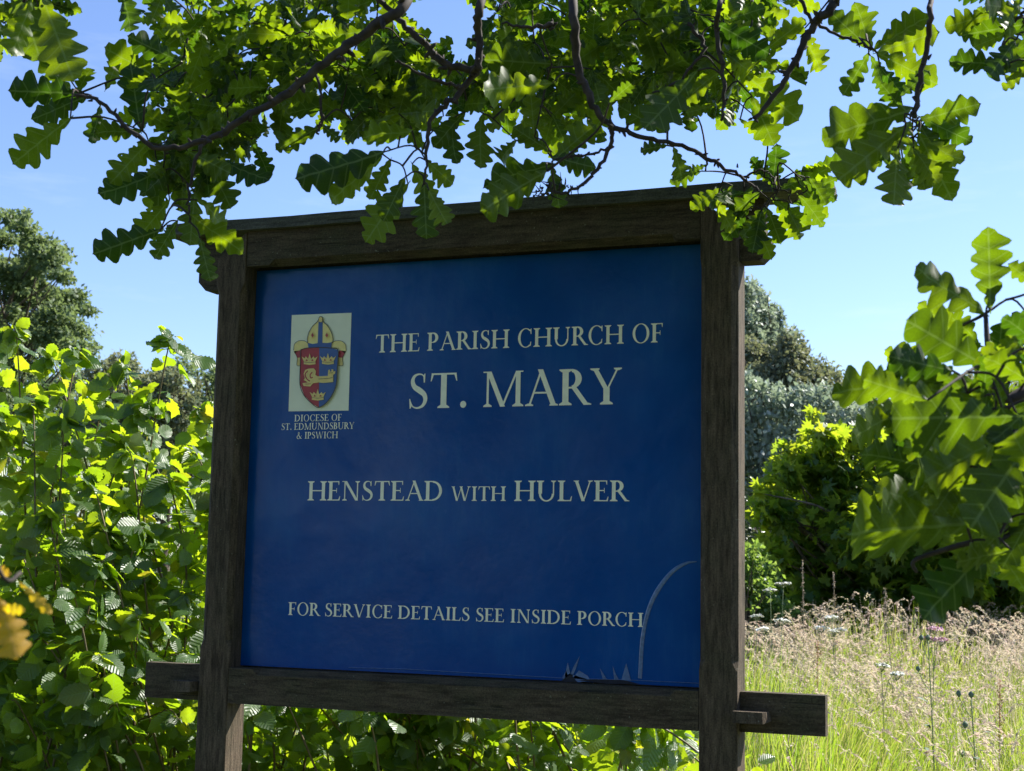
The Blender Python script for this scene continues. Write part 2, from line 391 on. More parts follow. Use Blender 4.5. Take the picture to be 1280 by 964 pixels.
def rail(name, zb, zt, y0, y1, cham, x0, x1, mat, c=.017):
    """level rail with a stop chamfer on its front lower or upper edge (cham=-1/1)"""
    e = .001
    st = [x0+e, x0+.066, x0+.08, x1-.066, x1-.052, x1-e]
    cc = [0.0015, 0.0015, c, c, .0015, .0015]
    V_ = []; F_ = []
    for x, q in zip(st, cc):
        if cham < 0: V_ += [(x, y0, zb+q), (x, y0+q*1.25, zb), (x, y1, zb), (x, y1, zt), (x, y0, zt)]
        else: V_ += [(x, y0, zb), (x, y1, zb), (x, y1, zt), (x, y0+q*1.25, zt), (x, y0, zt-q)]
    n = 5
    for i in range(len(st)-1):
        for k in range(n):
            a = i*n+k; b_ = i*n+(k+1) % n; F_.append((a, a+n, b_+n, b_))
    F_.append(tuple(range(n))); F_.append(tuple((len(st)-1)*n+k for k in range(n))[::-1])
    m = MB(); m.add(V_, F_); return m.build(name, mat, sign)
rail('top_rail', z(1.0), z(1.0915), .003, .0225, -1, 0, WI, M['wood_h'], .016)
rail('bottom_rail', z(-.0855), z(0.), .001, .0495, 1, 0, WI, M['wood_h'], .015)

# tenon ends of the bottom rail beyond the posts, each locked with a wedge
def arm(x0, x1, zb, zt, y0, y1, name='tenon'):
    b = MB(); b.box((x0, y0, zb), (x1, y1, zt)); return b.build(name, M['wood_h'], sign)
arm(WI+PW+.001, 1.440, z(-.0845), z(.0005), .025, .058)
arm(-.2555, -PW-.001, z(-.085), z(.0020), .025, .058)
def wedge(x0, x1, zb, zt, y0=-.033, y1=.125):
    b = MB(); c = .006
    b.add([(x0, y0, zb+.003), (x1-.008, y0, zb+.004), (x1, y0+.012, zb+.006), (x1, y1, zb+.006), (x0, y1, zb+.003),
           (x0, y0+.003, zt), (x1-.01, y0+.003, zt), (x1-.004, y0+.012, zt), (x1-.004, y1, zt-.004), (x0, y1, zt-.004)],
          [(4,3,2,1,0), (5,6,7,8,9), (0,1,6,5), (1,2,7,6), (2,3,8,7), (3,4,9,8), (4,0,5,9)])
    return b.build('wedge', M['wood_v'], sign)
wedge(WI+PW+.0015-.006, 1.326, z(-.0640), z(-.0365))
wedge(-.152, -PW-.002, z(-.066), z(-.0365), -.022)

# header plate behind the top rail, its ends projecting with bevelled corners
b = MB(); hx0, hx1 = -.153, 1.321
b.prism([(hx0, z(1.0)), (hx0, z(.972)), (hx0+.022, z(.949)), (-PW-.001, z(.949)), (-PW-.001, z(1.0))][::1], .0245, .0805)
b.prism([(WI+PW+.001, z(1.0)), (WI+PW+.001, z(.948)), (hx1-.018, z(.948)), (hx1, z(.965)), (hx1, z(1.0))], .0245, .0805)
b.prism([(hx0, z(1.0005)), (WI/2, z(1.0005)), (hx1, z(1.0005)), (hx1, z(1.010)), (hx0, z(1.010))], .0840, .0990)
b.build('header_beam', M['wood_h'], sign)
b = MB(); b.prism([(hx0, z(1.0902)), (hx0, z(1.0125)), (-PW-.001, z(1.0125)), (-PW-.001, z(1.0902))], .030, .080); b.build('header_block', M['wood_h'], sign); b = MB()
b.prism([(WI+PW+.001, z(1.0902)), (WI+PW+.001, z(1.0125)), (hx1-.01, z(1.0125)), (hx1-.01, z(1.0902))], .034, .080)
b.build('header_block', M['wood_h'], sign)

# capping board
b = MB(); y0, y1 = -.014, .104; xa, xb = -.235, 1.462; V_ = []; N = 14
for i in range(N+1):
    x = xa+(xb-xa)*i/N; w = .0012*math.sin(i*1.7); zb = z(1.0925)+w*.4; zt = z(1.122)+w
    V_ += [(x, y0, zb), (x, y1, zb), (x, y1, zt-.004), (x, (y0+y1)/2, zt+.004), (x, y0+.004, zt)]
F_ = []
for i in range(N):
    for k in range(5):
        a = i*5+k; q = i*5+(k+1) % 5; F_.append((a, a+5, q+5, q))
F_ += [tuple(range(5)), tuple(N*5+k for k in range(5))[::-1]]
b.add(V_, F_); b.build('cap_board', M['wood_cap'], sign)

# panel and the thin bead round it
PY = .054
b = MB(); b.box((.001, PY, z(.0030)), (WI-.001, PY+.012, z(.9995))); b.build('panel', M['panel'], sign)
b = MB(); b.box((.0015, PY+.0125, z(-.08)), (WI-.0015, PY+.022, z(1.05))); b.build('backing_board', M['wood_h'], sign)
b = MB()
pts = [(.30, z(.010)), (.45, z(.0125)), (.7, z(.0105)), (.86, z(.009)), (1.02, z(.012)), (1.17, z(.012))]
b.tube([(x, PY-.0005, zz) for x, zz in pts], .0009, 5)
b.build('panel_edge_lip', M['scar'], sign)

# ---- lettering
S_, T_, SE = .190, .085, .10
def P_stem(x, y0=0, y1=1, w=S_, b=1, t=1, sl=SE, sr=SE):
    o = [[(x-w/2, y0), (x+w/2, y0), (x+w/2, y1), (x-w/2, y1)]]
    if b: o.append([(x-w/2-sl, y0), (x+w/2+sr, y0), (x+w/2+sr, y0+.035), (x+w/2, y0+.095), (x-w/2, y0+.095), (x-w/2-sl, y0+.035)])
    if t: o.append([(x-w/2-sl, y1), (x-w/2-sl, y1-.035), (x-w/2, y1-.095), (x+w/2, y1-.095), (x+w/2+sr, y1-.035), (x+w/2+sr, y1)])
    return o
def P_bar(x0, y0, x1, y1): return [[(x0, y0), (x1, y0), (x1, y1), (x0, y1)]]
def P_diag(xb, yb, xt, yt, w): return [[(xb-w/2, yb), (xb+w/2, yb), (xt+w/2, yt), (xt-w/2, yt)]]
def P_foot(x, y=0, s=.13, up=1): return [[(x-s, y), (x+s, y), (x+s, y+.035*up), (x+.04, y+.07*up), (x-.04, y+.07*up), (x-s, y+.035*up)]]
def P_ring(cx, cy, rx, ry, a0, a1, tx, ty, n=20):
    o = []
    for i in range(n):
        q = []
        for k in (i, i+1):
            a = math.radians(a0+(a1-a0)*k/n); c, s = math.cos(a), math.sin(a)
            q.append(((cx+rx*c, cy+ry*s), (cx+(rx-tx)*c, cy+(ry-ty)*s)))
        o.append([q[0][0], q[1][0], q[1][1], q[0][1]])
    return o
def P_stroke(P, Wd, n=5):
    C = spline([(*p, w) for p, w in zip(P, Wd)], n); o = []; L_ = []
    for i, c in enumerate(C):
        t = nrm(C[min(i+1, len(C)-1)][:2]-C[max(i-1, 0)][:2]); nn = np.array([-t[1], t[0]])
        L_.append((c[:2]+nn*c[2]/2, c[:2]-nn*c[2]/2))
    for a, b_ in zip(L_, L_[1:]): o.append([tuple(a[1]), tuple(b_[1]), tuple(b_[0]), tuple(a[0])])
    return o
def bowl(x, cy, rx, ry): return P_ring(x, cy, rx, ry, -90, 90, S_*1.02, T_, 14)
GL = {}
GL['A'] = (1.02, P_diag(.13, 0, .50, 1.0, .065)+P_diag(.90, 0, .47, 1.02, .165)+P_bar(.26, .34, .76, .39)+P_foot(.13)+P_foot(.90))
GL['B'] = (.80, P_stem(.19, sr=0)+P_bar(.19, .945, .40, 1)+P_bar(.19, 0, .42, .055)+P_bar(.19, .505, .42, .555)+bowl(.38, .75, .27, .25)+bowl(.40, .28, .33, .28))
GL['C'] = (.96, P_ring(.54, .5, .48, .525, 48, 312, .155, .045, 26)+[[(.84, .70), (.885, .70), (.885, 1.0), (.855, 1.0), (.80, .93)]]+[[(.83, .28), (.88, .30), (.86, .07), (.78, .06)]])
GL['D'] = (1.06, P_stem(.19, sr=0)+P_bar(.19, .945, .50, 1)+P_bar(.19, 0, .50, .055)+P_ring(.46, .5, .53, .5, -90, 90, .16, T_, 20))
GL['E'] = (.78, P_stem(.19, sr=0)+P_bar(.19, .95, .66, 1)+P_bar(.19, 0, .68, .05)+P_bar(.19, .49, .55, .54)+[[(.62, 1), (.62, .95), (.645, .80), (.675, .80), (.68, 1)]]+[[(.64, 0), (.72, 0), (.75, .22), (.72, .22), (.65, .05)]]+[[(.52, .40), (.55, .40), (.55, .64), (.52, .64)]])
GL['F'] = (.72, P_stem(.19)+P_bar(.19, .95, .65, 1)+P_bar(.19, .47, .54, .52)+[[(.61, 1), (.61, .95), (.635, .79), (.665, .79), (.68, 1)]]+[[(.51, .38), (.54, .38), (.54, .62), (.51, .62)]])
GL['H'] = (1.14, P_stem(.20)+P_stem(.94)+P_bar(.2, .48, .94, .535))
GL['I'] = (.46, P_stem(.23))
GL['L'] = (.76, P_stem(.19)+P_bar(.19, 0, .66, .05)+[[(.62, 0), (.70, 0), (.74, .24), (.71, .24), (.63, .05)]])
GL['M'] = (1.32, P_stem(.17, w=.07, t=0)+P_stem(1.14, w=.15, t=0)+P_diag(.655, .0, .20, 1.0, .16)+P_diag(.645, .0, 1.10, 1.0, .07)+P_bar(.02, .965, .24, 1)+P_bar(1.06, .965, 1.30, 1))
GL['N'] = (1.12, P_stem(.19, w=.065, t=0)+P_stem(.93, w=.065, b=0)+P_diag(.90, .0, .22, 1.0, .17)+P_bar(.03, .965, .26, 1))
GL['O'] = (1.06, P_ring(.53, .5, .49, .525, 0, 360, .155, .045, 36))
GL['P'] = (.76, P_stem(.19)+P_bar(.19, .945, .42, 1)+P_bar(.19, .43, .42, .48)+bowl(.39, .715, .32, .285))
GL['R'] = (.90, P_stem(.19)+P_bar(.19, .945, .42, 1)+P_bar(.19, .46, .42, .51)+bowl(.38, .73, .31, .27)+P_diag(.84, .0, .44, .50, .17)+[[(.75, 0), (.99, 0), (.99, .03), (.90, .06), (.8, .08)]])
GL['S'] = (.68, P_stroke([(.55,.84),(.48,.96),(.34,.985),(.20,.92),(.15,.77),(.22,.62),(.38,.52),(.54,.40),(.585,.24),(.50,.08),(.33,.015),(.17,.06),(.09,.20)], [.03,.04,.05,.09,.13,.15,.17,.15,.13,.09,.05,.04,.03])
      +[[(.52, .74), (.56, .74), (.57, 1.0), (.54, 1.0), (.50, .93)]]+[[(.05, .28), (.08, .28), (.14, .08), (.10, .0), (.07, .0)]])
GL['T'] = (.92, P_stem(.46, t=0)+P_bar(.05, .95, .87, 1)+[[(.05, 1), (.02, .77), (.05, .77), (.12, .95)]]+[[(.87, 1), (.80, .95), (.87, .77), (.90, .77)]])
GL['U'] = (1.08, P_stem(.20, .36, 1, b=0)+P_stem(.90, .34, 1, w=.065, b=0)+P_ring(.53, .36, .4025, .385, 180, 360, .12, .065, 18))
GL['V'] = (1.02, P_diag(.52, 0, .15, 1, .165)+P_diag(.53, 0, .88, 1, .065)+P_foot(.15, 1, .14, -1)+P_foot(.88, 1, .12, -1))
GL['W'] = (1.48, P_diag(.43, 0, .13, 1, .15)+P_diag(.45, 0, .76, 1, .06)+P_diag(1.03, 0, .72, 1, .15)+P_diag(1.05, 0, 1.34, 1, .06)+P_foot(.13, 1, .13, -1)+P_foot(.74, 1, .12, -1)+P_foot(1.34, 1, .12, -1))
GL['Y'] = (.98, P_stem(.50, 0, .46, t=0)+P_diag(.49, .42, .14, 1, .155)+P_diag(.53, .42, .84, 1, .06)+P_foot(.14, 1, .14, -1)+P_foot(.84, 1, .12, -1))
GL['&'] = (1.06, P_stroke([(1.0,.50),(.90,.45),(.80,.25),(.60,.04),(.36,.0),(.14,.12),(.12,.32),(.30,.50),(.50,.66),(.56,.84),(.46,.97),(.33,.92),(.32,.74),(.50,.42),(.78,.10),(1.02,.02)], [.05,.04,.04,.06,.08,.13,.13,.08,.06,.08,.05,.09,.11,.14,.14,.06]))
GL['.'] = (.30, P_ring(.14, .09, .10, .10, 0, 360, .0999, .0999, 12))
GL[' '] = (.36, [])

def flat_union(polys):
    vs, fs = [], []
    for p in polys:
        a = sum(p[i][0]*p[(i+1) % len(p)][1]-p[(i+1) % len(p)][0]*p[i][1] for i in range(len(p)))
        if abs(a) < 1e-9: continue
        if a < 0: p = p[::-1]
        o = len(vs); vs += [Vector(q) for q in p]; fs.append([o+i for i in range(len(p))])
    r = geometry.delaunay_2d_cdt(vs, [], fs, 0, 1e-5, True)
    return [tuple(v) for v in r[0]], [f for f, src in zip(r[2], r[5]) if src]
GM = {k: flat_union(g[1]) if g[1] else ([], []) for k, g in GL.items()}

def lettering(text, x0, x1, zb, h, track=.055, sizes=None):
    """one line of cream capitals between x0 and x1 on the panel"""
    pen = 0; items = []
    for i, ch in enumerate(text):
        s = sizes[i] if sizes else 1.
        items.append((ch, pen, s)); pen += (GL[ch][0]+track)*s
    pen -= track; k = (x1-x0)/pen
    b = MB()
    for ch, px, s in items:
        v, f = GM[ch]
        if f: b.add([(x0+(px+p[0]*s)*k, PY-.0010, zb+p[1]*h*s) for p in v], f)
    o = b.build('lettering', M['cream'], sign)
    return tag(o, 'cream capitals reading '+text)
lettering('THE PARISH CHURCH OF', .345, 1.0755, z(.7757), .0445)
lettering('ST. MARY', .437, .979, z(.635), .0850, .05)
t3 = 'HENSTEAD WITH HULVER'; lettering(t3, .1715, .994, z(.4118), .0475, .05, [.72 if 8 < i < 13 else 1. for i in range(len(t3))])
lettering('FOR SERVICE DETAILS SEE INSIDE PORCH', .130, 1.033, z(.1303), .0310, .05)
lettering('DIOCESE OF', .1268, .2592, z(.6090), .0166, .07)
lettering('ST. EDMUNDSBURY', .0905, .2945, z(.5880), .0166, .06)
lettering('& IPSWICH', .1345, .2502, z(.5655), .0166, .07)

# ---- coat of arms (drawn in steps of a millimetre fraction above the sheet)
def cp(x, y):                                # detail pixel -> point on the panel
    p = on_plane(350+x/5.36, 380+y/5.36, PY); return (p[0], p[2])
crest = MB(); mats_c = [M[k] for k in ('crest_bg', 'gold', 'gold_pale', 'crest_red', 'crest_blue', 'line')]
def cpoly(pts, m, lay):
    v, f = flat_union([[cp(*p) for p in pts]])
    crest.add([(q[0], PY-.0008-.0005*lay, q[1]) for q in v], f, m)
def cline(pts, m, lay, w=3.):
    pl = P_stroke(pts, [w]*len(pts), 4); v, f = flat_union([[cp(*p) for p in q] for q in pl])
    crest.add([(q[0], PY-.0008-.0005*lay, q[1]) for q in v], f, m)
cpoly([(80,75),(480,60),(460,715),(58,720)], 0, 0)
# lappets
for s in (1, -1):
    X_ = lambda x: x if s > 0 else 540-x
    cpoly([(X_(x), y) for x, y in [(200,272),(170,250),(130,248),(100,270),(94,310),(104,330),(150,300),(200,300)]], 2, 2)
    cline([(X_(x), y) for x, y in [(200,272),(170,250),(130,248),(100,270),(94,312)]], 5, 3)
    cpoly([(X_(x), y) for x, y in [(96,318),(140,312),(150,358),(118,362)]], 3, 2)
    cpoly([(X_(x), y) for x, y in [(116,362),(146,358),(146,414),(116,412)]], 1, 2)
    cline([(X_(x), y) for x, y in [(96,318),(118,362),(116,412),(146,414)]], 5, 3)
# mitre
cpoly([(192,265),(188,235),(200,190),(225,150),(258,118),(268,92),(280,86),(290,95),(294,120),(325,150),(350,195),(360,240),(350,270),(270,285)], 2, 4)
cpoly([(262,118),(290,118),(288,280),(256,280)], 4, 5)
cpoly([(190,262),(225,270),(270,262),(320,264),(352,258),(348,296),(270,290),(196,300)], 4, 6)
cline([(192,265),(188,235),(200,190),(225,150),(258,118),(268,92),(280,86),(290,95),(294,120),(325,150),(350,195),(360,240),(352,265)], 5, 7, 4)
cpoly([(266,98),(278,88),(290,98),(286,124),(268,124)], 1, 8)
for cx in (224, 320): cpoly([(cx,188),(cx+15,212),(cx,236),(cx-15,212)], 1, 8); cpoly([(cx,196),(cx+9,212),(cx,228),(cx-9,212)], 3, 9)
# shield
cpoly([(148,310),(190,298),(270,294),(268,696),(225,672),(170,615),(142,540),(144,420)], 3, 10)
cpoly([(270,294),(345,298),(396,310),(392,420),(384,545),(352,620),(312,670),(268,696)], 4, 10)
cline([(148,310),(144,420),(142,540),(170,615),(225,672),(264,696),(312,670),(352,620),(384,545),(392,420),(396,310),(345,298),(270,294),(190,298),(148,310)], 5, 12, 5)
def crown(cx, cy, w=46):
    k = w/46
    pts = [(-40,46),(-38,28),(-54,-6),(-34,8),(-26,-6),(-10,10),(0,-26),(10,10),(26,-6),(34,8),(54,-6),(38,28),(40,46),(0,52)]
    cpoly([(cx+x*k, cy+y*k) for x, y in pts], 1, 13)
    cpoly([(cx+x*k, cy+y*k) for x, y in [(-22,12),(-10,24),(-26,26)]], 3, 14); cpoly([(cx+x*k, cy+y*k) for x, y in [(22,12),(10,24),(26,26)]], 3, 14)
    cline([(cx-36*k, cy+32*k), (cx, cy+36*k), (cx+36*k, cy+32*k)], 5, 14, 2.5)
crown(208, 360); crown(330, 358); crown(262, 598)
# demi lion joined to a ship's hull
cpoly([(168,470),(178,445),(200,436),(236,434),(250,452),(246,478),(262,488),(262,530),(232,534),(212,556),(168,552),(160,534),(196,528),(168,512),(176,500)], 1, 13)
cline([(196,450),(178,475),(190,505),(210,520)], 3, 14, 7); cline([(226,460),(212,478),(216,498),(230,494)], 3, 14, 7); cline([(180,540),(215,538)], 3, 14, 4)
cpoly([(262,488),(330,484),(332,446),(344,442),(344,456),(354,456),(354,440),(366,440),(366,456),(380,452),(378,470),(366,476),(366,526),(300,532),(262,528)], 1, 13)
cline([(268,506),(330,502),(362,496)], 5, 14, 3); cline([(336,466),(366,464)], 5, 14, 3)
tag(crest.build('coat_of_arms', mats_c, sign), 'mitre over a red and blue shield with three gold crowns')

# ---- damage: a raised curved crease and torn scars at the lower right
def crease(pts, wd, name='crease'):
    C = spline(pts, 6); n = len(C); V_ = []
    for i, c in enumerate(C):
        t = nrm(C[min(i+1, n-1)]-C[max(i-1, 0)]); q = np.array([-t[1], t[0]]); k = i/(n-1)
        w = np.interp(k, np.linspace(0, 1, len(wd)), wd)
        for off, h in ((-1, .0006), (-.45, .0030), (0, .0012), (.35, .0028), (1, .0006)):
            V_.append((c[0]+q[0]*w*off, PY-h, c[1]+q[1]*w*off))
    F_ = [(i*5+k, i*5+k+1, i*5+k+6, i*5+k+5) for i in range(n-1) for k in range(4)]
    b = MB(); b.add(V_, F_); return b.build(name, M['scar'], sign, True)
P2 = lambda u, v: (lambda p: np.array([p[0], p[2]]))(on_plane(u, v, PY))
crease([P2(u, v) for u, v in [(871,702),(858,704),(840,715),(822,738),(810,765),(803,800),(800,848)]], [.0010, .0040, .0052, .0044, .0046])
b = MB()
for pts in [[(703,848),(708,838),(711,848)], [(712,846),(717,834),(725,820),(720,836),(715,847)], [(706,846),(710,828),(714,846)], [(716,848),(724,838),(735,845),(738,850)], [(750,835),(758,848),(762,851),(754,850)], [(766,832),(770,843),(774,850),(768,850)], [(777,850),(783,829),(789,851)], [(703,850),(712,842),(740,851),(722,853)]]:
    v, f = flat_union([[tuple(P2(*p)) for p in pts]]); b.add([(q[0], PY-.0016, q[1]) for q in v], f)
b.build('torn_film', M['scar'], sign)
b = MB()
for pts in [[(700,852),(714,843),(722,853)], [(722,850),(745,849),(780,850),(800,855),(760,855)]]:
    v, f = flat_union([[tuple(P2(*p)) for p in pts]]); b.add([(q[0], PY-.0024, q[1]) for q in v], f)
b.build('tear', M['gap'], sign)

# ------------------------------------------------------------------ leaf shapes
def leaf_template(kind, seed=0, rows=20):
    """leaf of length 1 along +Y, upper side +Z; returns verts, tris, uv"""
    r = random.Random(seed); V_ = []; UV = []; F_ = []
    ph = r.random(); nl = 4.2+r.random()*1.5
    lob = [1+.42*(r.random()-.5) for _ in range(20)]; rob = [1+.42*(r.random()-.5) for _ in range(20)]
    fold = .10+.45*r.random()**2; droop = .05+.55*r.random()**1.5; curl = .10*(r.random()-.5); tw = .7*(r.random()-.5)
    cols = [-1, -.5, 0, .5, 1] if kind == 'oak' else [-1, 0, 1]
    for i in range(rows+1):
        s = i/rows; row = []
        for c in cols:
            if kind == 'oak':
                env = .262*max(0, math.sin(math.pi*min(1, s**1.25)))**.62*(.55+.6*s)*1.12
                side = lob if c < 0 else rob
                pulse = abs(math.sin(math.pi*(nl*s+(.08 if c < 0 else 0))))**.5
                k = int(nl*s+(.08 if c < 0 else 0))
                inner = .22; w = env*(inner+(1-inner)*pulse*side[k])*(1+.08*(r.random()-.5))
                if s > .9: w = max(w, env*.7)
                y = s+.22*(w-env*inner)*abs(c)-.02*abs(c)
                x = w*c
            elif kind == 'hazel':
                env = .40*math.sin(math.pi*min(1, s**.78))**.58 if 0 < s < 1 else 0.
                if s > .78: env *= max(0, (1-s)/.22)**.75
                w = env*(1+.09*(1 if i % 2 else -1)); x = w*c
                y = s+(-.07*(1-s)**3*abs(c) if s < .2 else 0)+.10*w*abs(c)*(1 if s > .2 else 0)
            else:                            # plain lens for small foliage
                w = .3*math.sin(math.pi*s); x = w*c; y = s
            zz = fold*abs(x)-droop*y*y+curl*math.sin(6*y)+tw*x*y
            if kind == 'oak': zz += .026*math.sin(19*y+7*x+ph*6)*abs(c)+.012*math.sin(31*y+ph*9)
            if kind == 'hazel': zz += (.018 if i % 2 else -.018)*abs(c)-.5*x*x
            V_.append((x, y, zz)); UV.append((x, y))
    nc = len(cols)
    for i in range(rows):
        for k in range(nc-1):
            a = i*nc+k; F_ += [(a, a+1, a+nc+1), (a, a+nc+1, a+nc)]
    # petiole
    o = len(V_); pl = .06 if kind == 'oak' else .16
    V_ += [(-.007, -pl, .02), (.007, -pl, .02), (.007, .02, 0), (-.007, .02, 0)]; UV += [(0, 0)]*4
    F_ += [(o, o+1, o+2), (o, o+2, o+3)]
    return np.array(V_), np.array(F_), np.array(UV)

def frames(D, Nn):
    """rotation matrices with +Y along D and +Z near Nn"""
    D = D/np.linalg.norm(D, axis=1, keepdims=True)
    X_ = np.cross(D, Nn); X_ /= np.linalg.norm(X_, axis=1, keepdims=True)+1e-9
    Z_ = np.cross(X_, D); return np.stack([X_, D, Z_], -1)        # columns

def scatter(name, tmpls, P, Rm, S, mat, parent=None, smooth=True):
    """many leaves joined into one mesh"""
    Vs, Fs, Us, Rs = [], [], [], []; o = 0
    idx = rng.integers(0, len(tmpls), len(P))
    for k, (v, f, u) in enumerate(tmpls):
        m = np.where(idx == k)[0]
        if not len(m): continue
        w = np.einsum('nij,vj->nvi', Rm[m], v)*S[m][:, None, None]+P[m][:, None, :]
        Vs.append(w.reshape(-1, 3)); nv = len(v)
        Fs.append((f[None]+(np.arange(len(m))*nv)[:, None, None]+o).reshape(-1, 3)); o += len(m)*nv
        Us.append(np.tile(u, (len(m), 1))); Rs.append(np.repeat(rng.random(len(m)), nv))
    me = mesh(name, np.concatenate(Vs), np.concatenate(Fs), mat, smooth, np.concatenate(Us), np.concatenate(Rs))
    return link(name, me, parent)

def leaf_objects(name, meshes, P, Rm, S, parent):
    pl = Vector(parent.location)
    for p, R_, s in zip(P, Rm, S):
        o = bpy.data.objects.new(name, rnd.choice(meshes)); COL.objects.link(o); o.parent = parent
        q = Matrix([[float(x) for x in r] for r in R_]).to_euler()
        o.location = Vector(p)-pl; o.rotation_euler = q; o.scale = (float(s),)*3

def tmesh(name, t, mat):
    return mesh(name, t[0], t[1], mat, True, t[2])

# ------------------------------------------------------------------ overhanging oak
TRUNK = np.array([4.6, -2.7, 0.])
oak = empty('oak_tree', TRUNK, 'oak whose leafy boughs hang over the top of the sign and in from the right', 'tree')
OT = [leaf_template('oak', s, 26) for s in range(12)]
OM = [tmesh('leaf', t, M['oak']) for t in OT]
# (base u,v, tip u,v, depth)
HERO = [
 (52,-5,95,108,2.35),(40,0,12,72,2.4),(20,-20,52,80,2.5),(100,118,12,112,2.6),(88,148,14,205,2.5),(96,118,112,76,2.7),(178,164,120,162,2.55),
 (126,132,112,180,2.6),(228,78,160,48,2.5),(212,108,136,58,2.75),(176,162,162,80,2.6),(132,112,150,70,2.75),(150,-20,168,42,2.6),(205,-10,188,30,2.7),
 (110,120,40,150,2.65),(92,120,55,82,2.7),
 (186,178,136,230,2.55),(204,214,124,250,2.6),(200,288,116,317,2.5),(222,276,192,324,2.55),(212,250,170,300,2.7),(250,298,262,354,2.4),(238,268,306,316,2.4),
 (246,250,303,290,2.5),(276,200,338,232,2.6),(262,205,290,262,2.7),(244,240,236,310,2.6),(230,180,205,240,2.7),(255,182,262,250,2.75),(210,165,165,205,2.8),
 (480,190,370,226,2.35),(476,196,410,252,2.4),(516,164,448,166,2.3),(402,158,344,186,2.55),(400,154,425,176,2.6),(488,200,462,248,2.5),(506,222,478,278,2.4),
 (510,230,456,292,2.5),(530,228,533,302,2.4),(536,238,563,290,2.35),(532,200,568,232,2.6),(562,150,568,208,2.6),(515,205,545,262,2.6),(440,150,400,128,2.7),
 (690,80,606,74,2.45),(690,104,598,112,2.3),(668,172,664,116,2.5),(690,142,706,178,2.6),(692,200,742,156,2.5),(692,206,605,220,2.3),(684,214,596,264,2.25),
 (690,196,742,210,2.45),(604,142,592,208,2.6),(645,176,610,208,2.6),(690,190,640,160,2.6),(640,120,610,165,2.7),(690,208,700,262,2.4),
 (762,128,790,104,2.1),(832,166,772,132,2.6),(872,88,808,168,2.35),(834,182,796,186,2.5),(842,184,858,230,2.5),(884,66,846,4,2.5),(896,30,960,66,2.4),
 (940,120,968,182,2.55),(930,92,1000,150,2.5),(1002,40,1030,90,2.6),(960,60,1008,24,2.6),(925,150,962,172,2.6),(900,90,848,128,2.4),
 (1086,60,1036,14,2.5),(1090,62,1070,4,2.6),(1092,62,1160,16,2.45),(1096,66,1172,40,2.6),(1096,66,1172,104,2.4),(1086,66,1054,120,2.5),(1088,70,1110,112,2.5),
 (1142,136,1018,170,2.2),(1132,158,1044,226,2.15),(1122,186,1116,260,2.15),(1140,172,1158,240,2.25),(1150,150,1226,130,2.25),(1152,158,1196,208,2.3),
 (1130,140,1100,102,2.35),(1148,166,1190,250,2.2),(1140,160,1080,190,2.3),(1146,150,1170,190,2.3),(1150,146,1200,172,2.3),(1136,170,1140,225,2.3),
 (1242,18,1178,34,2.3),(1256,82,1184,74,2.2),(1262,30,1268,106,2.25),(1236,8,1226,54,2.35),(1280,-5,1236,44,2.3),(1290,50,1252,10,2.4),(1250,40,1220,10,2.4),
 (966,236,972,182,2.95),(976,236,1024,212,2.9),(988,242,1034,202,2.95),(966,250,1014,286,2.9),(952,262,940,318,2.85),(970,246,1000,300,2.95),(930,240,880,250,2.9),
 (950,240,905,275,2.85),(960,262,975,302,2.85),(1012,214,1058,196,2.9),(940,232,920,275,2.9),(1000,232,1030,262,2.9),(960,258,925,300,2.9),(990,255,1018,250,2.95),
 (1278,10,1210,8,2.3),(1284,30,1200,44,2.3),(1270,50,1232,100,2.2),(1286,60,1240,66,2.25),(1262,40,1216,60,2.3),(1290,80,1252,112,2.2),(1280,40,1284,98,2.2),(1246,-5,1196,-8,2.3),
 (1130,176,1086,206,2.25),(1142,186,1174,232,2.2),(1128,196,1136,238,2.25),(1120,150,1066,142,2.25),(1138,150,1116,196,2.2),(1150,176,1206,206,2.25),(1126,120,1160,90,2.35),(1100,84,1130,120,2.4),
 (876,214,838,230,2.8),(900,236,862,262,2.85),(896,250,918,292,2.85),(935,262,905,300,2.85),(985,262,1000,292,2.9),(975,232,940,205,2.95),(1000,222,1040,240,2.95),(945,280,965,325,2.85),(915,232,895,268,2.85),(1000,250,1034,268,2.95),(955,222,938,196,2.95),(1004,226,1046,250,2.7),(1010,236,1046,226,2.75),(998,244,1030,276,2.75),(1012,222,1036,258,2.7),(884,206,858,214,2.8),
]
NEAR = [(1238,386,1236,286,1.40),(1232,392,1136,338,1.42),(1240,462,1128,398,1.30),(1172,470,1106,430,1.55),(1150,482,1028,480,1.55),(1160,500,1078,474,1.15),
 (1135,520,1048,532,1.50),(1272,520,1108,524,1.18),(1262,540,1146,604,1.25),(1290,548,1206,668,1.22),(1216,654,1048,664,1.28),(1206,640,1088,616,1.32),
 (1246,676,1148,774,1.35),(1244,680,1282,738,1.4),(1264,688,1192,702,1.25),(1300,430,1252,392,1.2),(1296,480,1230,440,1.2),(1300,500,1236,560,1.25),
 (1300,600,1250,520,1.2),(1290,640,1262,700,1.3),(1262,520,1160,560,1.4),(1290,400,1248,470,1.45),(1270,470,1190,500,1.4),(1250,630,1170,596,1.45),(1310,560,1240,610,1.35),(1300,360,1262,330,1.4),(1262,660,1216,600,1.4)]
for _ in range(120):
    a = rnd.uniform(0, 6.28); r = rnd.uniform(0, 1)**.6; u = 1240+85*r*math.cos(a); v = 545+125*r*math.sin(a); b_ = a+rnd.uniform(-.7, .7); L_ = rnd.uniform(50, 92)
    NEAR.append((u, v, u+L_*math.cos(b_)*.9-12, v+L_*math.sin(b_)*.8, rnd.uniform(1.5, 1.95)))
NEAR = [(a, b_, c, d, e*(1.22 if i < 27 else 1)) for i, (a, b_, c, d, e) in enumerate(NEAR)]
P, D, Nn, S = [], [], [], []
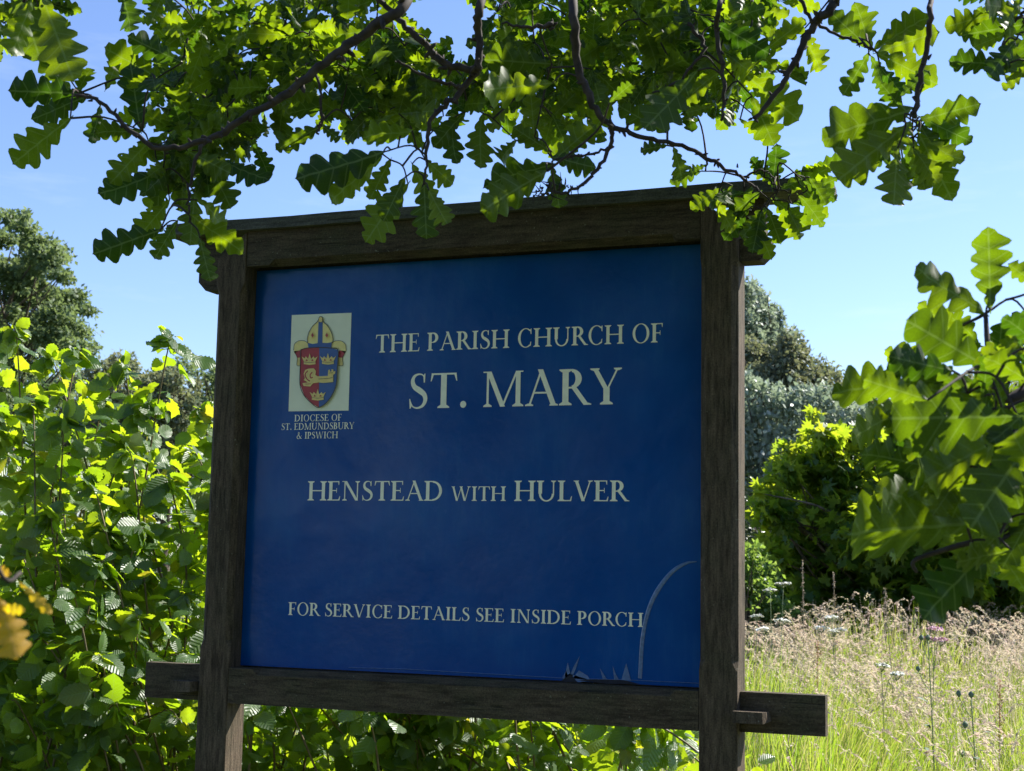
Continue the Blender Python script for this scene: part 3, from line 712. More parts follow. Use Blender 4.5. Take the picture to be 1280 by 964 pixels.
def addleaf(p, q, facing, jitter):
    p = np.asarray(p); q = np.asarray(q); d = q-p; L = np.linalg.norm(d)
    v = nrm(p-CAM)                                     # upper side away from the viewer below
    n = nrm(v*facing+np.array([0, 0, 1.])*(1-facing)+rng.normal(0, jitter, 3))
    P.append(p); D.append(d/L); Nn.append(n); S.append(L)
for (a, b_, c, d, e) in HERO+NEAR:
    addleaf(at(a, b_, e), at(c, d, e+rng.normal(0, .022)), .85, .22)
nh = len(P); nn0 = len(HERO)
PO = [[(515,-40),(512,0),(450,45),(400,85),(345,125),(300,152),(250,178),(190,182),(130,132),(95,118)], [(604,-50),(600,0),(597,40),(600,88)],
      [(600,88),(556,78),(530,55),(500,25),(470,-5)], [(598,86),(570,120),(540,150),(533,190),(530,232)], [(575,108),(535,98),(495,76)],
      [(712,-50),(715,0),(722,80),(742,132),(765,160)], [(765,160),(762,185),(740,220),(712,240),(690,240)], [(765,158),(800,170),(860,186),(905,210),(932,224),(950,240)],
      [(930,222),(945,214),(962,216),(972,238)], [(1062,-60),(1045,0),(1020,28),(1000,62),(975,110),(940,150)], [(1000,0),(1022,30),(1060,48),(1088,62)],
      [(1164,-60),(1162,0),(1160,50),(1148,100),(1144,145)], [(395,86),(402,130),(400,158),(395,168)], [(252,180),(240,215),(236,250),(238,275)],
      [(690,30),(660,34),(630,28)], [(1300,0),(1275,20),(1258,36),(1262,60)], [(60,-60),(50,-20),(30,0)], [(860,30),(880,60),(850,100),(815,115)],
      [(905,-50),(900,0),(895,40),(905,110),(900,150)], [(765,182),(740,192),(692,200)]]
PD_ = [2.3,2.35,2.36,2.38,2.36,2.33,2.33,2.45,2.85,2.35,2.4,2.1,2.35,2.4,2.35,2.3,2.4,2.4,2.35,2.35]
PR = [(.011,.003),(.0095,.007),(.008,.005),(.007,.002),(.0035,.0025),(.010,.0055),(.0045,.0025),(.0055,.0025),(.003,.0015),(.011,.004),(.004,.0025),(.0055,.004),(.003,.002),(.004,.002),(.005,.002),(.004,.003),(.006,.003),(.004,.002),(.006,.003),(.003,.002)]
BR = []
for pl, d, (r0, r1) in zip(PO, PD_, PR):
    C = spline([at(u, v, d+(.35 if v < -10 else 0)) for u, v in pl], 7)
    C = [c+rng.normal(0, .0016, 3) for c in C]
    r0 *= .85; r1 *= .85; b = MB(); b.tube(C, [r0, r1], 8, jit=.12)
    for _ in range(len(C)//2):                          # buds and knots
        k = rnd.randrange(len(C)); q = C[k]+rng.normal(0, .003, 3); r = r1+(r0-r1)*(1-k/len(C))
        e = nrm(rng.normal(0, 1, 3)); b.tube([q, q+e*r*1.7, q+e*r*2.6], [r*.7, r*.5, .0003], 5)
    b.build('branch', M['bark'], oak, True); BR.append(C)
# limbs carrying the visible branches back to the trunk
fork = TRUNK+np.array([-.25, .15, 3.0])
b = MB(); b.tube(spline([TRUNK, TRUNK+[.03, .02, 1.2], TRUNK+[-.05, .05, 2.2], fork, fork+[-.3, .2, 1.6], fork+[-.2, .5, 3.2]], 5), [.30, .25, .22, .2, .14, .05], 14, jit=.05)
b.build('trunk', M['trunk'], oak, True)
MAIN = spline([fork, fork+[-.9, .35, .55], np.array([2.2, -1.35, 3.75]), np.array([1.0, -1.15, 3.72]), np.array([-.1, -.9, 3.45]), np.array([-1.0, -.75, 3.2])], 8)
b = MB(); b.tube(MAIN, [.12, .085, .06, .045, .03, .015], 12, jit=.06); b.build('limb', M['bark'], oak, True)
for i in (0, 1, 5, 9, 11, 15, 16, 18):
    e = BR[i][0]; k = int(np.argmin([np.linalg.norm(q-e) for q in MAIN])); k = max(0, k-4-(i % 3)); q = MAIN[k]
    b = MB(); b.tube(spline([q, q*.6+e*.4+[rnd.uniform(-.1, .1), rnd.uniform(-.1, .1), .10], q*.25+e*.75+[rnd.uniform(-.05, .05), 0, .06], e], 6), [.028, .02, .014, PR[i][0]*.85], 9, jit=.08)
    b.build('limb', M['bark'], oak, True)
nb = spline([fork-[0, 0, .9], at(1700, 380, 1.9), at(1420, 440, 1.7), at(1300, 480, 1.62), at(1255, 500, 1.6), at(1238, 470, 1.65), at(1232, 392, 1.7)], 6)
nb2 = spline([at(1420, 440, 1.7), at(1340, 600, 1.62), at(1262, 670, 1.6), at(1215, 678, 1.6), at(1172, 690, 1.62), at(1142, 702, 1.62), at(1146, 716, 1.62)], 6)
for C, r in ((nb, (.05, .012, .004, .003)), (nb2, (.007, .004, .003, .002))):
    b = MB(); b.tube(C, list(r), 8, jit=.12); b.build('branch', M['bark'], oak, True); BR.append(C)
NODES = [c for C in BR for c in C]
# twigs from each leaf base to the nearest branch
def twig_to_branch(p, name='twig'):
    A = np.array(NODES); dd = np.linalg.norm(A-p, axis=1); q = A[dd.argmin()]; L = dd.min()
    if L < .004: return
    m_ = (p+q)/2+np.array([0, 0, L*.18])+rng.normal(0, L*.09, 3); C = spline([q, m_, p], 4)
    tw.tube(C, [.0022 if L > .1 else .0017, .0013], 5, jit=.1); NODES.extend(C[1:])
tw = MB()
for p in P[:nh]: twig_to_branch(p)

def inside(u, v, poly):
    c = False; j = len(poly)-1
    for i in range(len(poly)):
        (x0, y0), (x1, y1) = poly[i], poly[j]
        if (y0 > v) != (y1 > v) and u < (x1-x0)*(v-y0)/(y1-y0)+x0: c = not c
        j = i
    return c
FILL = [[(190,-30),(440,-30),(520,-30),(505,20),(560,60),(590,90),(612,60),(620,-30),(985,-30),(985,60),(965,120),(925,160),(860,160),(800,140),(745,130),(700,160),(650,150),(600,130),(548,160),(520,200),(460,170),(400,110),(350,140),(330,180),(270,200),(232,255),(200,240),(190,200),(205,150),(170,110),(205,70)],
        [(-60,-30),(110,-30),(70,25),(0,40),(-60,60)]]
CL = []
for poly, n in ((FILL[0], 265), (FILL[1], 14)):
    k = 0
    us = [p[0] for p in poly]; vs = [p[1] for p in poly]
    while k < n:
        u = rnd.uniform(min(us), max(us)); v = rnd.uniform(min(vs), max(vs))
        if not inside(u, v, poly): continue
        d = rnd.uniform(2.5, 3.4) if v < 150 else rnd.uniform(2.5, 2.85)
        CL.append((at(u, v, d), poly)); k += 1
_A = np.array(NODES); CL.sort(key=lambda q: np.linalg.norm(_A-q[0], axis=1).min())
for c, poly in CL:
    twig_to_branch(c)
    for j in range(rnd.randint(5, 8)):
        e = nrm(rng.normal(0, 1, 3)*[1, 1, .75]+[0, 0, -.25]); L = rnd.uniform(.05, .10)
        q = c+e*L; uu, vv, _ = pix(q)
        if vv > 0 and not inside(uu, vv, poly) and rnd.random() < .55: continue
        addleaf(c+e*.008, q, .62, .38)
tw_o = tw.build('twig', M['bark'], oak, True); tw_o['kind'] = 'stuff'
nf = len(P)
# crown above and beyond the frame: it throws the dappled shade
keep = [np.array([WI+PW+.001, .05, h]) for h in (.6, 1.0, 1.4, 1.8, 2.2)]+[np.array([.001, .05, h]) for h in (.9, 1.05, 1.2)]
cc = 0
while cc < 195:
    # a point reached from a visible leaf towards the sun, or anywhere in the crown overhead
    if rnd.random() < .62:
        k = rnd.randrange(nn0, nh) if rnd.random() < .16 else rnd.randrange(nf); c = P[k]+SUN*rnd.uniform(.35, 1.9)+rng.normal(0, .12, 3)
    else: c = np.array([rnd.uniform(-1.2, 4.6), rnd.uniform(-4.5, .8), rnd.uniform(2.9, 4.8)])
    w = (c-CAM) @ FW
    if w > .1:
        u, v, _ = pix(c)
        if v > -75 and -150 < u < 1430: cc += .2; continue
    if np.linalg.norm(c-CAM) < 1.0 or c[2] < 2.3: continue
    if any(np.linalg.norm((c-k_)-SUN*((c-k_) @ SUN)) < .17 for k_ in keep): continue
    cc += 1
    for j in range(rnd.randint(5, 7)):
        e = nrm(rng.normal(0, 1, 3)*[1, 1, .7]); L = rnd.uniform(.07, .12); addleaf(c+e*.01, c+e*(L+.01), .0, .6)
P = np.array(P); S = np.array(S); Rm = frames(np.array(D), np.array(Nn))
uu, vv, ww = pix(P+np.array(D)*S[:, None]*.5)
vis = (uu > -30) & (uu < 1310) & (vv > -30) & (ww > 0)
score = np.where(vis, S/ww, 0)*np.where(np.arange(len(P)) < nh, 3, 1)
big = np.argsort(-score)[:299]; mask = np.zeros(len(P), bool); mask[big] = True
leaf_objects('leaf', OM, P[mask], Rm[mask], S[mask]*np.where(S[mask] > .02, 1, 1), oak)
fo = scatter('foliage', OT, P[~mask], Rm[~mask], S[~mask], M['oak'], oak); fo['kind'] = 'stuff'
# withered sprig at the left edge, close to the camera
YM = [tmesh('withered_leaf', t, M['oak_yellow']) for t in OT[:3]]
for a, b_, c, d, e, w in [(-2,748,22,824,.95,1.15),(-10,760,34,762,.95,.6),(24,728,66,768,1.05,.5),(-22,706,16,718,1.1,.7)]:
    p, q = at(a, b_, e), at(c, d, e); dr = q-p; L = np.linalg.norm(dr)
    R_ = frames(np.array([dr]), np.array([nrm(p-CAM)+rng.normal(0, .2, 3)]))[0]
    o = bpy.data.objects.new('withered_leaf', rnd.choice(YM)); COL.objects.link(o); o.parent = oak
    o.location = Vector(p)-Vector(oak.location); o.rotation_euler = Matrix([[float(x) for x in r] for r in R_]).to_euler(); o.scale = (L*w*1.1, L, L)
    o['label'] = 'yellow and brown withered leaf'
b = MB(); b.tube(spline([at(26,716,1.0), at(4,722,.98), at(-40,640,1.0), at(-240,380,1.1), at(-500,-300,1.5), at(-300,-700,2.4), BR[16][0]], 5), [.0014, .002, .006], 6); b.build('branch', M['bark'], oak, True)
# brown tangle of old catkins hanging above the rail
b = MB(); c0 = at(690, 237, 2.4)
for _ in range(46):
    p = c0+rng.normal(0, 1, 3)*[.016, .012, .006]; e = nrm(rng.normal(0, 1, 3)-[0, 0, .4]); b.tube([p, p+e*.008, p+e*.018+rng.normal(0, .004, 3)], [.0016, .0012, .0004], 4)
b.build('old_catkins', M['bark'], oak, True)
acorn = MB(); p = at(994, 122, 2.55); acorn.tube([p+[0,0,.014], p+[0,0,.004], p, p-[0,0,.006], p-[0,0,.009]], [.0008, .001, .0045, .004, .0008], 8); acorn.build('acorn', M['bark'], oak, True)

# ------------------------------------------------------------------ hazel bushes
HT = [leaf_template('hazel', s+20, 13) for s in range(6)]
HM = [tmesh('leaf', t, M['hazel']) for t in HT]
def hazel(name, label, shoots, nleaf_obj, cat='shrub', size=(.034, .088), core=None, ncore=0):
    base = np.mean([s[0] for s in shoots], axis=0); base[2] = 0
    root = empty(name, base, label, cat)
    P, D, N_, S = [], [], [], []
    for pts, r in [(s, .006) for s in shoots]:
        C = spline(pts, 8); L = sum(np.linalg.norm(C[i+1]-C[i]) for i in range(len(C)-1))
        b = MB(); b.tube(C, [r, r*.7, .0012], 5, jit=.08); b.build('stem', M['stem'], root, True)
        n = int(L/.0145); side = 1
        for i in range(n):
            t = (.16+.84*(i+rnd.random()*.5)/n)
            if t >= 1: t = .999
            k = t*(len(C)-1); a = int(k); p = C[a]+(C[a+1]-C[a])*(k-a) if a < len(C)-1 else C[-1]
            if t > .72 and i % 2: continue
            tg = nrm(C[min(a+1, len(C)-1)]-C[max(a-1, 0)])
            sd = nrm(np.cross(tg, rng.normal(0, 1, 3))); side = -side
            reach = rnd.choice([0, .03, .07, .12, .18])*(1-t*.7)*(t < .8)
            d = nrm(sd+tg*.35+np.array([0, 0, -.25])); s = rnd.uniform(*size)*(1-.35*max(0, t-.85)/.15)
            q = p+d*(.012+reach)
            P.append(q); D.append(nrm(d+rng.normal(0, .25, 3)-[0, 0, .25])); N_.append(nrm(nrm(CAM-q)+SUN+rng.normal(0, .22, 3)) if rnd.random() < .27 else nrm(np.array([0, 0, .35])+SUN*.9+rng.normal(0, .42, 3))); S.append(s)
    for i in range(ncore):
        c, rx, ry, rz = core[rnd.randrange(len(core))]
        e = nrm(rng.normal(0, 1, 3))*rnd.random()**.4; q = np.array(c)+e*[rx, ry, rz]
        if q[2] < .05: continue
        P.append(q); D.append(nrm(rng.normal(0, 1, 3)-[0, 0, .3])); N_.append(nrm(nrm(CAM-q)+SUN+rng.normal(0, .22, 3)) if rnd.random() < .22 else nrm(np.array([0, 0, .5])+SUN*.7+rng.normal(0, .5, 3))); S.append(rnd.uniform(*size))
    P = np.array(P); S = np.array(S); Rm = frames(np.array(D), np.array(N_))
    u, v, w = pix(P)
    hid = (u > 262) & (u < 930) & (v < 880)
    vis = (u > -15) & (u < 1295) & (v < 975) & ~hid
    big = np.argsort(-np.where(vis, S/w**3, 0))[:nleaf_obj]; mk = np.zeros(len(P), bool); mk[big] = True
    leaf_objects('leaf', HM, P[mk], Rm[mk], S[mk], root)
    f = scatter('foliage', HT, P[~mk], Rm[~mk], S[~mk], M['hazel'], root); f['kind'] = 'stuff'
    return root
def g0(p): p = np.array(p, float); p[2] = float(gz(p[0], p[1])); return p
def shoot_to(u, v, d, lean=.55):
    tip = at(u, v, d); ba = g0(tip+np.array([rnd.uniform(-lean, lean), rnd.uniform(-.1, .5), 0]))
    mid = ba*.45+tip*.55+np.array([0, 0, .22])+rng.normal(0, .11, 3); return [ba, ba*.75+mid*.25+[0, 0, .12], mid, tip*.8+mid*.2+[0, 0, .05], tip]
tips = [(216,418,4.9),(100,432,5.0),(152,455,5.0),(18,408,5.0),(60,446,5.1),(-20,430,5.2),(185,500,4.9),(130,500,5.2),(248,510,5.3),(236,560,5.0),(40,500,4.8),(80,520,4.7),(160,560,4.7),(10,540,4.7),
        (210,600,4.7),(110,600,4.6),(60,640,4.5),(180,660,4.5),(250,650,5.0),(20,690,4.5),(85,735,4.3),(130,700,4.4),(230,740,4.6),(170,770,4.4),(40,800,4.3),(120,820,4.2),(205,830,4.4),(70,860,4.2),(10,880,4.2),(150,890,4.2),(225,900,4.3),
        (-60,460,5.2),(-60,560,5.0),(-50,700,4.6),(-120,440,5.4),(-50,840,4.5),(270,600,5.5),(290,720,5.6),(265,800,5.2),(-150,600,5.2),(255,540,5.6),(120,545,5.6),(60,530,5.7),(180,560,5.8),(0,520,5.8)]
for _ in range(40): tips.append((rnd.uniform(-120, 320), rnd.uniform(540, 860), rnd.uniform(4.6, 6.2)))
hazel('hazel_bush', 'tall sunlit hazel bush left of the sign, its shoots rising against the sky', [shoot_to(*t) for t in tips], 298,
      core=[(g0(at(60, 800, 5.6))+[0, 0, .75], .75, .6, .85), (g0(at(230, 800, 5.7))+[0, 0, .7], .55, .6, .8), (g0(at(-130, 800, 5.4))+[0, 0, .8], .6, .6, .8)], ncore=4200)
tips = []
for _ in range(64):
    u = rnd.uniform(290, 800); tips.append((u, rnd.uniform(835, 930)-(20 if u < 700 else -10), rnd.uniform(4.35, 5.6)))
tips += [(800,892,4.4),(770,890,4.4),(820,915,4.5),(640,880,4.4),(560,878,4.4),(400,866,4.5),(450,870,4.4),(700,884,4.5),(345,872,4.4),(500,872,4.5)]
hazel('hazel_bush', 'low hazel bush seen beneath the bottom rail between the posts of the sign', [shoot_to(*t) for t in tips], 298,
      core=[(g0(at(u, 900, 5.1))+[0, 0, .45], .36, .5, .5) for u in (340, 450, 560, 670, 750)], ncore=4200)

# ------------------------------------------------------------------ sycamore-like bush, pale shrub, far trees
def maple_template(seed):
    r = random.Random(seed); V_ = [(0, 0, 0)]; F_ = []; UV = [(0, 0)]
    ang = [-135, -112, -78, -55, -38, -18, 0, 18, 38, 55, 78, 112, 135]; rad = [.28, .42, .60, .34, .74, .42, .92, .42, .74, .34, .60, .42, .28]
    for a, q in zip(ang, rad):
        q *= 1+.1*(r.random()-.5); x = q*math.sin(math.radians(a)); y = q*math.cos(math.radians(a))
        V_.append((x, y+.05, -.22*q*q+.04*(r.random()-.5))); UV.append((x, y))
    for i in range(1, 13): F_.append((0, i+1, i))
    return np.array(V_), np.array(F_), np.array(UV)
ST = [maple_template(s) for s in range(4)]
DT = [(np.array([(0, 0, 0), (.32, .45, .06), (0, 1, -.05), (-.32, .45, .06)]), np.array([(0, 1, 2), (0, 2, 3)]), np.array([(0, 0), (.3, .5), (0, 1), (-.3, .5)]))]

def blobs_leaves(blobs, n, size, up=.5, shell=.45, flat=0.):
    vol = np.array([b_[1]*b_[2]+b_[1]*b_[3] for b_ in blobs]); pr = vol/vol.sum()
    k = rng.choice(len(blobs), n, p=pr); C = np.array([b_[0] for b_ in blobs])[k]; R_ = np.array([b_[1:4] for b_ in blobs])[k]
    e = rng.normal(0, 1, (n, 3)); e /= np.linalg.norm(e, axis=1, keepdims=True)
    r = rng.random(n)[:, None]**shell
    P = C+e*r*R_*(1+.2*rng.normal(0, 1, (n, 1)))
    D = rng.normal(0, 1, (n, 3))+e*.6-[0, 0, .2]; N_ = e*(1-up)*.7+np.array([0, 0, up])*.5+SUN*.5+rng.normal(0, .45, (n, 3))
    return P, frames(D, N_/np.linalg.norm(N_, axis=1, keepdims=True)), rng.uniform(size[0], size[1], n)

def tree(name, label, cat, base, blobs, n, size, mat, trunk_r, tmpl=None, up=.5, group=None, nobj=0, trunk_h=None, shell=.45, limbs=1.):
    base = np.array(base, float); root = empty(name, base, label, cat, group)
    top = max(b_[0][2] for b_ in blobs)
    cen = np.mean([b_[0] for b_ in blobs], axis=0); th = trunk_h or (base[2]+(min(b_[0][2] for b_ in blobs)-base[2])*.8)
    fk = np.array([base[0], base[1], th])+[rnd.uniform(-.1, .1)*trunk_r*4, 0, 0]
    b = MB(); tp = np.array([cen[0], cen[1], top*.7+th*.3])
    b.tube(spline([base, (base+fk)/2+rng.normal(0, trunk_r*.2, 3)*[1, 1, 0], fk, (fk+tp)/2+rng.normal(0, trunk_r, 3), tp], 4), [trunk_r*1.2, trunk_r, trunk_r*.85, trunk_r*.5, trunk_r*.15], 9, jit=.08)
    b.build('trunk', M['trunk'], root, True)
    b = MB()
    for c, *_r in blobs:
        if rnd.random() > limbs: continue
        t = rnd.random()*.7; s = fk+(tp-fk)*t*.8; c = np.asarray(c)
        m_ = (s+c)/2+rng.normal(0, .08, 3)*np.linalg.norm(c-s); b.tube(spline([s, m_, c], 4), [trunk_r*.35, trunk_r*.2, trunk_r*.06], 5)
    b.build('limbs' if False else 'branch', M['trunk'], root, True)['kind'] = 'stuff'
    Pp, Rm, Ss = blobs_leaves(blobs, n, size, up, shell)
    if nobj:
        u, v, w = pix(Pp); ok = (u > 935) & (u < 1290) & (v < 790)
        mk = np.zeros(n, bool); mk[np.argsort(-np.where(ok, Ss/w**4, 0))[:nobj]] = True
        ms = [tmesh('leaf', t, mat) for t in tmpl]; leaf_objects('leaf', ms, Pp[mk], Rm[mk], Ss[mk], root)
        Pp, Rm, Ss = Pp[~mk], Rm[~mk], Ss[~mk]
    scatter('crown', tmpl or DT, Pp, Rm, Ss, mat, root, smooth=False)['kind'] = 'stuff'
    return root

def px_blobs(L, d, dd=0., k3=1., sat=3):      # (u, v, radius px) -> blobs at depth d, with small outlying tufts
    o = []; L = list(L)
    for q in list(L):
        for _ in range(sat):
            a = rnd.uniform(0, 6.28); L.append((q[0]+q[2]*1.02*math.cos(a), q[1]-q[2]*.95*math.sin(a)*(q[3] if len(q) > 3 else .8), q[2]*rnd.uniform(.16, .38), rnd.uniform(.6, 1.3)))
    for q in L:
        u, v, r = q[:3]; e = d+rng.uniform(-dd, dd); f = q[3] if len(q) > 3 else .8; m_ = r*e/F_PX
        o.append((at(u, v, e), m_, m_*k3, m_*f))
    return o

# sycamore bush at the right, beyond the meadow
L = [(1030,545,22),(1010,575,30),(1050,575,34),(985,590,26),(965,640,26),(1000,620,40),(1045,620,50),(1100,575,34),(1120,610,50),(1090,660,60),(1020,680,56),(985,700,44),(1050,730,60),(1120,720,70),
     (1160,590,45),(1200,620,60),(1180,690,70),(1250,640,70),(1260,720,70),(1310,600,70),(1330,700,80),(1170,550,26),(1230,560,34),(1290,540,40),(1140,545,26),(1200,535,30),(1260,520,30),(1320,540,40),(1075,545,20),(1000,755,46),(1090,770,50),(1180,770,60),(1260,780,60),(950,640,14),(955,610,10),(1020,520,9)]
tree('sycamore_bush', 'rounded sycamore bush with yellow-green top and dark base beyond the meadow', 'shrub', g0(at(1120, 760, 14.5)), px_blobs(L, 14.2, .7, 1.2), 18000, (.09, .15), M['syc'], .07, ST, .75, nobj=298, shell=.3)
# pale fine-leaved shrub by the post
L = [(940,700,22),(955,720,22),(935,740,26),(950,765,28),(925,690,16),(970,760,20),(900,730,40),(870,760,50)]
tree('elder_bush', 'small pale green bush at the foot of the dark trees beside the right post', 'shrub', g0(at(930, 760, 12.5)), px_blobs(L, 12.6, .3), 5200, (.035, .07), M['light_leaf'], .03, None, .6)
# silver willow
L = [(945,520,34),(975,510,30),(1005,500,26),(940,570,40),(975,560,36),(950,620,40),(985,600,30),(1010,540,30),(1035,500,20),(920,600,50),(890,560,60),(1040,540,30),(1060,520,26),(930,480,20),(960,490,18),(1085,545,34),(1120,540,36)]
tree('willow_tree', 'silvery green willow below the tall trees right of the sign', 'tree', g0(at(960, 745, 34)), px_blobs(L, 33, 1.2), 15000, (.09, .19), M['silver'], .12, None, .4)
# yew, dark olive
L = [(935,440,22),(960,455,26),(945,475,26),(980,455,20,1.2),(1000,455,16,1.3),(990,480,22),(965,490,26),(935,500,30),(1015,470,14,1.2),(985,430,12,1.5),(900,470,50),(920,530,40),(940,600,40),(1003,440,9,1.8),(1010,500,22)]
tree('yew_tree', 'dark olive yew with a ragged top behind the silvery willow', 'tree', g0(at(955, 738, 44)), px_blobs(L, 43, 1.5), 26000, (.09, .2), M['yew'], .2, None, .2)
L = [(932,365,16,1.3),(940,385,20),(950,400,18),(930,410,26),(955,425,20),(970,415,14),(975,400,8,1.4),(982,425,12),(910,390,40),(965,388,9),(900,430,50),(990,418,8),(940,440,26),(945,362,7,1.4),(952,375,8,1.3)]
tree('poplar_tree', 'tall grey-green poplar top showing above the yew beside the right post', 'tree', g0(at(925, 735, 52)), px_blobs(L, 51, 1.5), 13000, (.12, .24), M['silver'], .25, None, .3, shell=.6)
L = [(1025,455,12),(1035,465,14),(1020,480,22),(1040,485,20),(1045,470,9),(1060,500,22),(1052,478,10),(1080,500,24),(1110,505,26),(1098,482,9),(1150,500,34),(1200,505,36),(1250,500,40),(1310,500,44),(1030,520,30),(1075,530,36),(1130,540,40),(1190,545,40),(1260,550,44)]
tree('hawthorn_tree', 'twiggy grey-brown hawthorn at the low right end of the tree line', 'tree', g0(at(1080, 738, 48)), px_blobs(L, 47, 2), 15000, (.09, .19), M['far_mix'], .18, None, .3, shell=.7)
L = [(935,640,30),(960,660,32),(990,670,34),(930,690,30),(965,700,34),(1010,700,36),(900,660,50),(1060,700,40),(1120,690,50),(1200,680,60),(1280,680,60),(945,610,16)]
tree('shade_bush', 'dark bush added as shade in the gap between the willow and the sycamore bush', 'shrub', g0(at(975, 740, 30)), px_blobs(L, 29, .8), 9000, (.07, .14), M['shade_leaf'], .1, None, .3)  # dark bush added in a shaded gap; the shade is in its colour
# big oak, far left
L = []
for i in range(120):
    a = rnd.uniform(-180, 180); rr = rnd.random()**.5; u = -70+175*rr*math.cos(math.radians(a)); v = 420+165*rr*math.sin(math.radians(a))
    L.append((u, v, rnd.uniform(14, 26), .5))
L += [(15,272,16,.5),(30,285,16,.5),(30,300,14,.4),(60,318,18,.5),(45,332,18,.5),(75,345,14,.4),(88,375,18,.5),(100,368,12,.5),(108,388,12,.6),(90,405,14,.5),(70,395,20,.5),(60,420,22,.5),(30,350,20,.4),(75,430,16,.5),(20,400,26,.5),(85,350,9,.6)]
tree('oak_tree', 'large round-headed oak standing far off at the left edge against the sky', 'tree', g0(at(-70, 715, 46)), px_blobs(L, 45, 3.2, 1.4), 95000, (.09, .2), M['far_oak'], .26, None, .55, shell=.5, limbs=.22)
# distant wood behind the hazel
for (u0, v0, R0, lab, mt) in [(140,470,48,'rounded distant tree at the left end of the far wood, above the hazel shoots','far_mix'),(205,475,40,'low olive-brown distant tree in the middle of the far wood left of the sign','far_mix'),
                           (250,470,46,'distant grey-green tree of the far wood close against the left post','far_oak'),(70,490,50,'distant tree showing through below the big far oak','far_oak')]:
    L = [(u0+R0*1.1*math.cos(a)*q, v0+20+R0*.9*math.sin(a)*q, R0*rnd.uniform(.22, .38)) for a, q in [(rnd.uniform(0, 6.28), rnd.random()**.5) for _ in range(26)]]
    L += [(u0+rnd.uniform(-1, 1)*R0, v0+rnd.uniform(40, 150), R0*.45) for _ in range(12)]
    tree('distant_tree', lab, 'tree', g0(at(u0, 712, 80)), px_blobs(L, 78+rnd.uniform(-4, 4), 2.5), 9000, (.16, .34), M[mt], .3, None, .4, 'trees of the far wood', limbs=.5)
# mass of trees hidden by the board and beyond the frame
L = []
for u in range(-700, 2100, 34):
    if 60 < u < 262: top = 560
    elif u < 60: top = 540
    elif u < 930: top = 470
    elif u < 1080: top = 600
    else: top = 560
    for v in range(top, 735, 26): L.append((u+rnd.uniform(-14, 14), v+rnd.uniform(-10, 10), rnd.uniform(20, 32)))
bl = px_blobs(L, 90, 4)
Pp, Rm_, Ss = blobs_leaves(bl, 80000, (.25, .48), .4)
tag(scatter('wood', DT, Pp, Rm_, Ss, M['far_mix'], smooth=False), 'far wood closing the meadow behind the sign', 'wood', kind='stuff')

# unseen trees added behind the viewer to darken reflections and block sky light
for x, y, lab in [(-1.5, -15, 'tree added unseen behind the viewer to darken reflections, left of three'), (4.5, -17, 'tree added unseen behind the viewer to darken reflections, middle of three'), (10.5, -15, 'tree added unseen behind the viewer to darken reflections, right of three')]:
    bl = [(np.array([x+rnd.gauss(0, 1.5), y+rnd.gauss(0, 1.0), rnd.uniform(.9, 7.5)]), 1.5, 1.5, 1.1) for _ in range(22)]
    tree('added_tree', lab, 'tree', (x, y, 0), bl, 7000, (.25, .45), M['far_oak'], .25, None, .3)

# ------------------------------------------------------------------ meadow
def strip_mesh(base, lean, H, Wd, seg, rv, P_out=None):
    """curved tapering blades; returns verts, tris, attribute"""
    n = len(base); a = rng.uniform(0, 2*math.pi, n); wx = np.stack([np.cos(a), np.sin(a), 0*a], 1)
    Vs = []
    for k in range(seg+1):
        t = k/seg; c = base+np.stack([lean[:, 0]*t*t, lean[:, 1]*t*t, H*t*(1-.25*t*np.linalg.norm(lean, axis=1)/H)], 1)
        w = Wd*(1-t)**.6+.0004
        Vs += [c-wx*w[:, None], c+wx*w[:, None]]
    V_ = np.stack(Vs, 1); m = 2*(seg+1); F_ = []
    for k in range(seg): F_ += [(2*k, 2*k+1, 2*k+3), (2*k, 2*k+3, 2*k+2)]
    F_ = (np.array(F_)[None]+(np.arange(n)*m)[:, None, None]).reshape(-1, 3)
    return V_.reshape(-1, 3), F_, np.repeat(rv, m), V_[:, -1]
def meadow_pts(n):
    q = []
    while len(q) < n:
        m = n*3; y = 1.0+12.5*rng.random(m)**.9; x = rng.uniform(-9, 8, m)
        p = np.stack([x, y, gz(x, y)], 1); u, v, w = pix(p+[0, 0, .6])
        pr = np.where((u > 780) & (u < 1330), 1., .06)*np.where(y < 2, .6, 1)
        q += list(p[rng.random(m) < pr])
    q = np.array(q); rng.shuffle(q); return q[:n]
def clump(p): return .5+.5*np.sin(p[:, 0]*2.1+1.3*np.sin(p[:, 1]*1.7))*np.sin(p[:, 1]*1.5+p[:, 0])
B = meadow_pts(44000); n = len(B); cl = clump(B)
H = (.55+.40*rng.random(n))*(.85+.25*cl); ln = rng.normal(0, .16, (n, 2))+[.05, -.03]
ln += np.stack([.12*np.sin(B[:, 0]*3+B[:, 1]*1.1), .08*np.cos(B[:, 1]*2.3+B[:, 0])], 1)
v1, f1, r1, _ = strip_mesh(B, ln, H*(.75+.5*cl), rng.uniform(.0022, .0052, n), 4, np.clip(rng.random(n)**1.3*.8+.25*(rng.random(n) < .15), 0, .98))
tag(link('meadow_grass', mesh('meadow_grass', v1, f1, M['grass'], True, rv=r1)), 'bright green grass of the meadow right of the sign', 'grass', kind='stuff')
